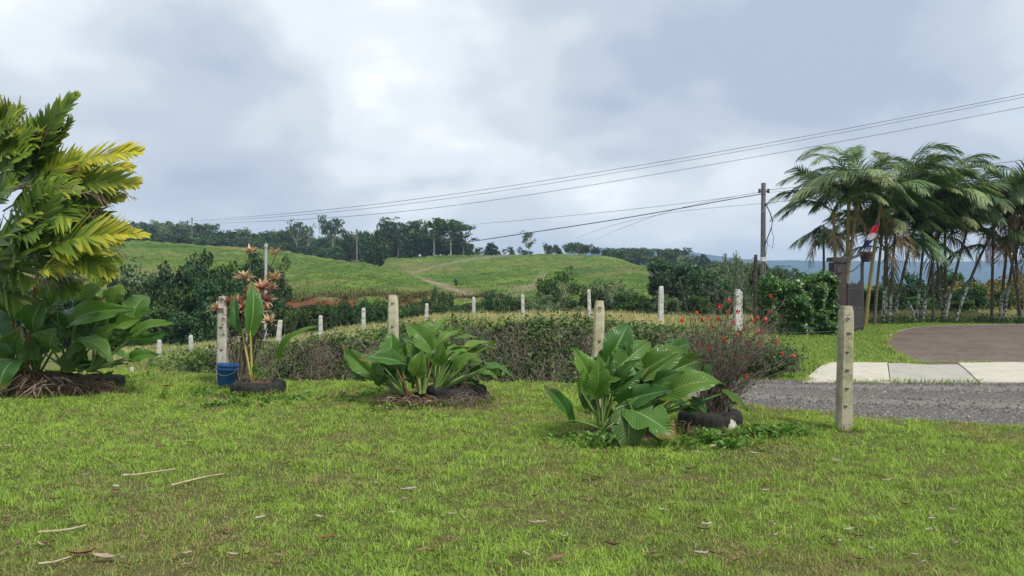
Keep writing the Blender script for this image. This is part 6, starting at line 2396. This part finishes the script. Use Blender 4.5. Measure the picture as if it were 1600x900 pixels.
def left_palm():
    Y = 10.2
    root = empty('palm', (P(8, 590, 11.0)[0], 11.0, 0), 'bushy palm with broad yellow and green ribbed fronds at the left edge', 'palm')
    # stems
    for (bx, tx, ty, r) in ((2, 6, 370, .07), (-14, -20, 360, .06), (14, 25, 400, .035), (40, 60, 410, .03), (-30, -60, 350, .06)):
        mb = MB()
        mb.add(*tube(bez(P(bx, 596, 11.0), P((bx + tx) / 2, 500, 10.9), P(tx, ty, 10.6), 10), np.linspace(r, r * .8, 10), 9))
        mb.build('stem', M['stembrown'], root)
    fr = [  # x0,y0,x1,y1, dY, leaflet len px, tint, material
        (45, 265, 118, 150, .0, 44, .35, 0), (30, 290, 95, 168, .2, 44, .2, 0), (110, 258, 217, 236, -.1, 44, .92, 0), (100, 290, 213, 288, .0, 44, .85, 0), (120, 285, 205, 262, .3, 36, .8, 0),
        (-8, 262, 52, 206, -.3, 40, .5, 0), (40, 300, 122, 246, .0, 46, .62, 0), (5, 330, 118, 297, -.3, 40, .45, 0), (32, 418, 82, 305, -.4, 56, .12, 0), (58, 392, 190, 366, -.4, 58, .78, 0), (75, 410, 182, 372, -.45, 50, .95, 0),
        (70, 370, 228, 368, .1, 30, .9, 0), (90, 405, 175, 425, -.3, 40, .7, 0), (60, 425, 112, 418, -.4, 30, .95, 0), (-20, 330, 20, 285, -.4, 42, .5, 0), (-30, 400, 40, 350, -.45, 52, .15, 0), (10, 420, 60, 385, -.5, 44, .2, 0),
        (50, 340, 150, 320, .1, 44, .25, 0), (60, 330, 170, 345, .2, 40, .3, 0), (20, 300, 60, 200, .3, 50, .25, 0), (-30, 270, -10, 160, .2, 50, .3, 0), (-10, 280, 30, 170, .4, 46, .3, 0), (10, 310, 85, 240, .2, 50, .3, 0),
        (50, 320, 130, 275, .3, 46, .4, 0), (70, 350, 165, 395, .3, 44, .3, 0), (90, 340, 190, 310, .35, 40, .55, 0), (-40, 350, -5, 420, -.3, 44, .3, 0), (20, 370, 100, 355, .1, 50, .2, 0), (10, 380, 95, 420, .2, 44, .2, 0),
        (-40, 300, -60, 200, .0, 50, .4, 0), (-60, 340, -130, 300, .0, 50, .5, 0), (-40, 380, -110, 420, .0, 50, .3, 0), (40, 240, 88, 190, .45, 40, .4, 0), (0, 230, 14, 165, .4, 40, .45, 0), (55, 360, 120, 300, .45, 46, .15, 0),
        (30, 345, 75, 270, .4, 50, .15, 0), (110, 330, 178, 290, .45, 40, .45, 0), (95, 380, 160, 440, .4, 40, .25, 0), (120, 395, 186, 410, .4, 30, .35, 0), (0, 400, 45, 440, .0, 44, .2, 0), (60, 440, 120, 452, .3, 34, .15, 0), (-20, 440, 30, 470, .2, 40, .15, 0), (-10, 250, 30, 235, -.2, 40, .55, 0), (60, 400, 100, 345, -.25, 44, .4, 0), (95, 300, 150, 250, .1, 40, .75, 0),
        (45, 300, 95, 285, -.3, 36, .6, 0), (10, 360, 55, 330, -.45, 40, .35, 0),
        (-20, 250, 20, 190, .1, 48, .35, 0), (5, 265, 60, 190, .25, 50, .3, 0), (30, 275, 100, 205, .15, 50, .45, 0), (-20, 310, 40, 255, -.15, 50, .3, 0), (20, 330, 80, 300, -.3, 50, .25, 0), (50, 330, 110, 340, -.2, 46, .2, 0), (-10, 300, 15, 215, -.1, 50, .4, 0), (70, 300, 140, 280, .2, 46, .5, 0), (0, 380, 60, 360, -.3, 50, .12, 0), (30, 400, 70, 330, -.1, 50, .1, 0), (-20, 420, 20, 380, -.2, 50, .15, 0), (80, 400, 130, 390, .0, 44, .2, 0), (60, 270, 110, 190, .3, 44, .35, 0), (100, 310, 165, 310, .25, 40, .3, 0), (90, 350, 160, 340, .3, 44, .25, 0), (110, 370, 175, 350, .35, 40, .35, 0),
        (-10, 250, -2, 195, -.1, 46, .35, 0), (-5, 235, 25, 205, -.2, 44, .6, 0), (0, 275, 40, 240, -.35, 44, .3, 0), (20, 250, 60, 215, .1, 46, .5, 0), (-20, 240, -15, 170, .3, 46, .4, 0),
        # withered ones
        (60, 240, 92, 172, -.1, 24, .5, 1), (20, 225, 45, 168, -.1, 24, .6, 1), (-5, 215, 12, 165, .0, 24, .5, 1), (140, 300, 208, 308, -.2, 24, .4, 1), (110, 345, 200, 352, -.3, 26, .3, 1), (120, 300, 175, 320, -.35, 24, .3, 1), (100, 270, 160, 262, -.1, 22, .6, 1), (150, 380, 200, 400, -.3, 24, .3, 1), (60, 300, 130, 300, -.45, 26, .3, 1), (30, 350, 85, 340, -.6, 26, .4, 1), (10, 300, 45, 290, -.5, 24, .5, 1), (80, 425, 140, 440, -.5, 26, .9, 1),
        (20, 240, 32, 150, .5, 26, .5, 1), (50, 250, 75, 168, .5, 24, .5, 1), (-5, 230, 5, 158, .5, 26, .4, 1), (110, 290, 195, 300, .5, 26, .4, 1), (100, 360, 190, 380, .5, 28, .3, 1), (100, 330, 160, 330, .1, 26, .3, 1), (130, 350, 205, 352, .5, 22, .3, 1),
        (120, 380, 195, 402, .3, 24, .4, 1), (60, 300, 120, 285, .5, 24, .4, 1), (40, 420, 90, 450, -.2, 30, .6, 1), (75, 432, 130, 440, -.2, 24, .8, 1), (150, 275, 212, 270, .4, 18, .3, 1), (20, 400, -20, 430, -.2, 30, .5, 1)]
    for (x0, y0, x1, y1, dY, ll, tn, mt) in fr:
        a = P(x0, y0, Y + dY + .1)
        b = P(x1, y1, Y + dY + random.uniform(-.25, .25))
        L = np.linalg.norm(b - a)
        mb = MB()
        up = (random.uniform(-.3, .3), -.8, .55)
        if mt == 0:
            frond(mb, a, b, (random.uniform(-.08, .08) * L, -.05, random.uniform(.05, .2) * L), up, ll / 1200 * Y * random.uniform(.9, 1.25), .070, max(11, int(L / .042)), .7, random.uniform(.02, .28), tn * .7 + random.uniform(.0, .25), .14, 4, .012, .15, .45)
        else:
            frond(mb, a, b, (0, 0, .16 * L), up, ll / 1200 * Y * random.uniform(.5, 1), .014, max(7, int(L / .07)), .9, random.uniform(.2, .7), tn * .8, .25, 4, .008, .7)
        mb.build('frond', M['palmnear'] if mt == 0 else M['palmdry'], root)


M['stembrown'] = simple_mat('orange_brown_stem', (0.13, 0.075, 0.04), (0.36, 0.20, 0.09), 9, 0.85, 0.2, 0.7, 0.02)
left_palm()


def far_palms():
    # frond shapes shared by all palms of the grove: local +X points outward
    shapes = []
    for k, (L, rise, drop, dr, tn, sw) in enumerate([(2.6, 1.2, .1, .5, .45, .7), (2.8, 1.6, .6, .45, .5, .6), (2.5, 1.1, -.5, .6, .4, .8), (2.5, 1.9, 1.5, .35, .55, .6), (2.8, 1.3, .2, .5, .75, .7), (1.7, .3, -1.3, .8, .3, .5)]):
        mb = MB()
        frond(mb, (0, 0, 0), (L * .85, 0, drop), (0, .15 * (-1) ** k, rise * .9), (-.2, 0, 1), .68, .042, 52, sw, dr, tn, .15, 3, .022, .05)
        shapes.append(mb.mesh('frond', M['palmfar']))
    mb = MB()
    frond(mb, (0, 0, 0), (.75, 0, -1.5), (.35, 0, .4), (-.2, 0, 1), .45, .03, 26, .5, .9, .5, .2, 3, .02, .4)
    shapes.append(mb.mesh('frond', M['palmdry']))
    specs = [
        ('tall palm with upswept fronds directly behind the gate pillar', 27.5, 1312, [(1307, 400, 1303, 350, 'y', 3), (1320, 400, 1326, 328, 'y', 8), (1316, 400, 1338, 335, 'y', 6)]),
        ('small drooping palm seen between the hedge top and the gate pillar', 30, 1288, [(1288, 470, 1287, 362, 'd', 8)]),
        ('palm with an orange-yellow stem rising behind the flag', 27.8, 1352, [(1352, 400, 1374, 335, 'y', 11), (1366, 500, 1380, 345, 'd', 8)]),
        ('leftmost whitewashed palm clump right of the gate', 29.6, 1388, [(1380, 503, 1384, 372, 'w', 8), (1390, 503, 1400, 335, 'w', 9), (1396, 503, 1432, 340, 'w', 9), (1384, 503, 1386, 400, 'w', 7)]),
        ('palm clump with cut white stumps and stems leaning right', 30.3, 1436, [(1432, 503, 1446, 350, 'w', 8), (1440, 503, 1472, 340, 'w', 9), (1430, 502, 1419, 470, 's', 0), (1436, 502, 1437, 476, 's', 0), (1441, 502, 1450, 458, 's', 0)]),
        ('palm clump with crossing stems in the middle of the grove', 30.0, 1482, [(1459, 503, 1455, 345, 'd', 8), (1474, 503, 1462, 385, 'w', 6), (1478, 503, 1476, 335, 'w', 10), (1476, 503, 1512, 350, 'w', 7), (1492, 502, 1550, 355, 'w', 9)]),
        ('palm clump with several thin upright stems right of the long leaning stem', 30.2, 1545, [(1549, 504, 1552, 345, 'd', 9), (1562, 504, 1580, 330, 'w', 10), (1568, 504, 1590, 360, 'w', 8)]),
        ('rightmost palm clump cut off by the edge of the view', 29.4, 1597, [(1592, 505, 1584, 345, 'w', 9), (1600, 505, 1606, 320, 'w', 11), (1610, 505, 1640, 340, 'w', 9), (1596, 505, 1580, 400, 'd', 6)]),
    ]
    for (lb, Y, bx, stems) in specs:
        root = empty('palm', ((bx - 800) / 1200 * Y, Y, 0), lb, 'palm', 'palms of the grove beside the paved drive')
        for (x0, y0, x1, y1, kd, nf) in stems:
            Ys = Y + random.uniform(-.35, .35)
            B = P(x0, y0, Ys)
            if kd in 'yd' and y0 < 500:
                B[2] = 0.0
                B[0] = P(x0, 500, Ys)[0]
            else:
                B[2] = -.03
            T = P(x1, y1 + (8 if kd in 'wd' else 0), Ys + random.uniform(-.3, .3))
            mid = (B + T) / 2 + np.array([random.uniform(-.1, .1), 0, .05])
            mid[0] = B[0] * .62 + T[0] * .38
            cv = bez(B, mid, T, 14)
            tr = {'y': .075, 'd': .06, 'w': .062, 's': .065}[kd]
            H_ = cv[:, 2] / max(.1, cv[-1, 2])
            paint = np.where((cv[:, 2] < 1.0 + random.uniform(-.2, .5)), 1.0, 0.0) if kd in 'ws' else np.zeros(14)
            mb = MB()
            mb.add(*tube(cv, np.linspace(tr, tr * .7, 14), 8), np.repeat(paint, 8))
            mb.build('trunk', M['stemyel'] if kd == 'y' else M['ptrunk'], root)
            if nf == 0:
                continue
            # green crownshaft
            mb = MB()
            dT = nrm(cv[-1] - cv[-2])
            mb.add(*tube(np.array([cv[-1] - dT * .05, cv[-1] + dT * .25, cv[-1] + dT * .5]), np.array([tr * .8, tr * .95, tr * .4]), 8))
            mb.build('crownshaft', M['stemyel'], root)
            top = cv[-1] + dT * .4
            for k in range(random.choice((0, 0, 1, 1, 2))):
                o = bpy.data.objects.new('frond', shapes[6])
                C.objects.link(o)
                o.parent = root
                o.matrix_parent_inverse = Matrix.Translation(root.location).inverted()
                o.location = Vector(cv[-1])
                o.scale = (.8, .8, random.uniform(.6, 1.0))
                o.rotation_euler = (0, random.uniform(-.1, .3), random.uniform(0, 6.28))
            for k in range(nf + 7):
                az = 2 * PI * k / (nf + 7) + random.uniform(-.35, .35)
                # the wind pushes most fronds to the right
                dx, dy = math.cos(az) + .55, math.sin(az) * .8
                az = math.atan2(dy, dx)
                if kd == 'y' and k % 3 == 0:
                    az = PI + random.uniform(-.5, .5)
                sh = random.choice([0, 0, 1, 1, 2, 3, 4, 4]) if random.random() > .07 else 6
                sm = 1.0
                if 'small' in lb:
                    sh = random.choice([2, 5, 5, 6])
                    sm = .6
                o = bpy.data.objects.new('frond', shapes[sh])
                C.objects.link(o)
                o.parent = root
                o.matrix_parent_inverse = Matrix.Translation(root.location).inverted()
                o.location = Vector(top + rng.normal(0, .05, 3))
                sc = random.uniform(.8, 1.25) * sm * (.82 if 'upswept' in lb else 1)
                o.scale = (sc, sc, sc)
                o.rotation_euler = (random.uniform(-.5, .5), random.uniform(-.25, .15), az)
        if 'behind' not in lb and 'small' not in lb:
            # leaf litter and suckers at the foot
            mb = MB()
            n = 500
            cx = (bx - 800) / 1200 * Y
            pts = np.stack([cx + rng.normal(0, .45, n), Y - .1 + rng.normal(0, .3, n), np.abs(rng.normal(0, .14, n))], -1)
            leaf_cards(mb, pts, rng.normal(0, .6, (n, 3)) + np.array([0, -.5, .6]), rng.uniform(.06, .16, n), .4, rng.random(n) * .8)
            mb.build('base_shoots', M['bankleaf'], root)['kind'] = 'stuff'


far_palms()


# ------------------------------------------------------------------ fallen leaves and sticks on the lawn
def fallen_leaf(px, py, wpx, tint, label, group=None, ang=None, curl=None):
    Yd = 1920 / (py - 440)
    X = (px - 800) / 1200 * Yd
    L = wpx / 1200 * Yd * .95
    a = random.uniform(-.6, .6) if ang is None else ang
    curl = random.uniform(.15, .5) if curl is None else curl
    W_ = L * random.uniform(.3, .5)
    V = []
    for i_ in range(7):
        t = i_ / 6
        hw = W_ * .5 * math.sin(PI * (t * .9 + .06)) ** .8
        x = (t - .5) * L
        zc = .03 + curl * L * .35 * (2 * t - 1) ** 2 + random.uniform(-.003, .003)
        for s in (-1, -.5, 0, .5, 1):
            y = s * hw * (1 - .3 * abs(s))
            z = zc + curl * hw * 1.1 * abs(s) ** 1.6 + random.uniform(-.003, .003)
            V.append((x * math.cos(a) - y * math.sin(a), x * math.sin(a) + y * math.cos(a), z))
    F = [(i_ * 5 + k, i_ * 5 + k + 1, i_ * 5 + 6 + k, i_ * 5 + 5 + k) for i_ in range(6) for k in range(4)]
    mb = MB()
    mb.add(V, F, np.clip(tint + rng.normal(0, .06, len(V)), 0, 1))
    o = bpy.data.objects.new('fallen_leaf', mb.mesh('fallen_leaf', M['litter']))
    o.location = (X, Yd, float(lawn_z(X, Yd)) + .004)
    o.rotation_euler = (random.uniform(-.25, .25), random.uniform(-.2, .2), 0)
    C.objects.link(o)
    return tag(o, label, 'fallen leaf', group)


def stick(pts, r, label):
    mb = MB()
    P3 = []
    for (px, py) in pts:
        Yd = 1920 / (py - 440)
        X = (px - 800) / 1200 * Yd
        P3.append((X, Yd, float(lawn_z(X, Yd)) + .035))
    P3 = np.array(P3)
    mb.add(*tube(P3, np.linspace(r, r * .6, len(P3)), 6))
    return tag(mb.build('dry_stalk', M['stick']), label, 'stalk')


stick([(192, 749), (215, 748), (240, 744), (274, 739)], .009, 'bleached straight stalk lying crosswise on the left lawn')
stick([(267, 766), (300, 757), (325, 751), (350, 747)], .009, 'greenish dry stalk slanting beside the bleached one')
stick([(60, 841), (90, 839), (112, 836), (135, 830)], .008, 'curved dry stalk low on the left lawn')
stick([(60, 891), (85, 888), (110, 880)], .008, 'thin end of dry stalk beside a long brown leaf near the lower left corner')
fallen_leaf(125, 876, 46, .35, 'long twisted brown leaf near the lower left corner', ang=.25)
fallen_leaf(163, 881, 38, .8, 'pale cream leaf strip right of the twisted brown leaf', ang=0)
fallen_leaf(70, 858, 36, .5, 'grey shrivelled leaf above the twisted brown leaf', ang=.2)
fallen_leaf(508, 846, 36, .35, 'largest orange-brown leaf, lying low left of centre', ang=.25)
fallen_leaf(297, 889, 26, .85, 'whitish curled leaf at the bottom edge of the lawn')
fallen_leaf(276, 877, 16, .55, 'small brown curled leaf left of the whitish one')
fallen_leaf(365, 873, 20, .95, 'bleached pale leaf low on the left lawn')
fallen_leaf(639, 768, 27, .98, 'flat whitish leaf lying in the middle of the lawn', ang=0, curl=.05)
fallen_leaf(874, 878, 28, .5, 'curled tan leaf low right of centre', ang=.1)
fallen_leaf(931, 861, 13, .9, 'small pale upright-curled leaf low right of centre', ang=1.4)
fallen_leaf(930, 751, 46, .12, 'long dark brown leaf below the largest clump', ang=-.1)
fallen_leaf(688, 721, 13, .2, 'dark folded leaf between the middle plant and the whitish leaf', ang=1.3)
fallen_leaf(1307, 725, 17, .8, 'pale crescent leaf on the lawn near the lone post', ang=-.5)
fallen_leaf(250, 702, 26, .3, 'brown crumpled leaf above the two stalks')
fallen_leaf(212, 720, 22, .5, 'tan narrow leaf left above the two stalks')
fallen_leaf(388, 711, 20, .85, 'small pale leaf scrap left of centre')
fallen_leaf(694, 849, 15, .3, 'grey-brown folded leaf low in the centre', ang=1.1)
fallen_leaf(85, 787, 24, .4, 'tan crumpled leaf at far left')
fallen_leaf(30, 855, 16, .5, 'narrow grey leaf at the left edge', ang=1.8)
fallen_leaf(10, 825, 22, .5, 'brown leaf strip touching the left edge of the lawn')
fallen_leaf(1130, 779, 20, .55, 'curled tan leaf in the right half of the lawn')
fallen_leaf(1118, 874, 24, .3, 'dark brown leaf low on the right lawn')
fallen_leaf(1336, 880, 20, .15, 'dark leaf scrap low on the far right lawn')
fallen_leaf(1275, 712, 14, .75, 'small yellowish leaf left of the pale crescent leaf')
fallen_leaf(1349, 690, 9, .8, 'tiny pale leaf at the foot of the lone post')
fallen_leaf(1162, 716, 14, .9, 'whitish leaf at the edge of the weeds')
for k in range(170):
    py = 645 + 250 * random.random() ** .7
    fallen_leaf(random.uniform(5, 1500), py, random.uniform(7, 18) * (py - 440) / 300, random.choice((.05, .2, .4, .6, .9, 1)), 'tiny shrivelled brown leaf scrap lying in the grass', 'small leaf scraps scattered on the lawn')
for k in range(70):
    c = random.choice([(650, 648, 60, 6), (980, 700, 60, 8), (1090, 700, 50, 8), (120, 606, 70, 4), (420, 622, 30, 4)])
    fallen_leaf(c[0] + random.gauss(0, c[2]), c[1] + random.gauss(0, c[3]), random.uniform(8, 18), random.random() * .8, 'dry leaf piece among the litter at the foot of the big-leaf plants', 'leaf litter under the plants')

# ------------------------------------------------------------------ air
mb = MB()
mb.add(*box((0, 1450, 35), (9600, 3900, 200)))
m, t, out = new_mat('air')
pv = t.nodes.new('ShaderNodeVolumePrincipled')
pv.inputs['Color'].default_value = (0.55, 0.76, 1.0, 1)
pv.inputs['Density'].default_value = 0.0003
pv.inputs['Anisotropy'].default_value = 0.0
t.links.new(pv.outputs[0], out.inputs['Volume'])
hz = mb.build('haze', m, smooth=False)
tag(hz, kind='stuff')
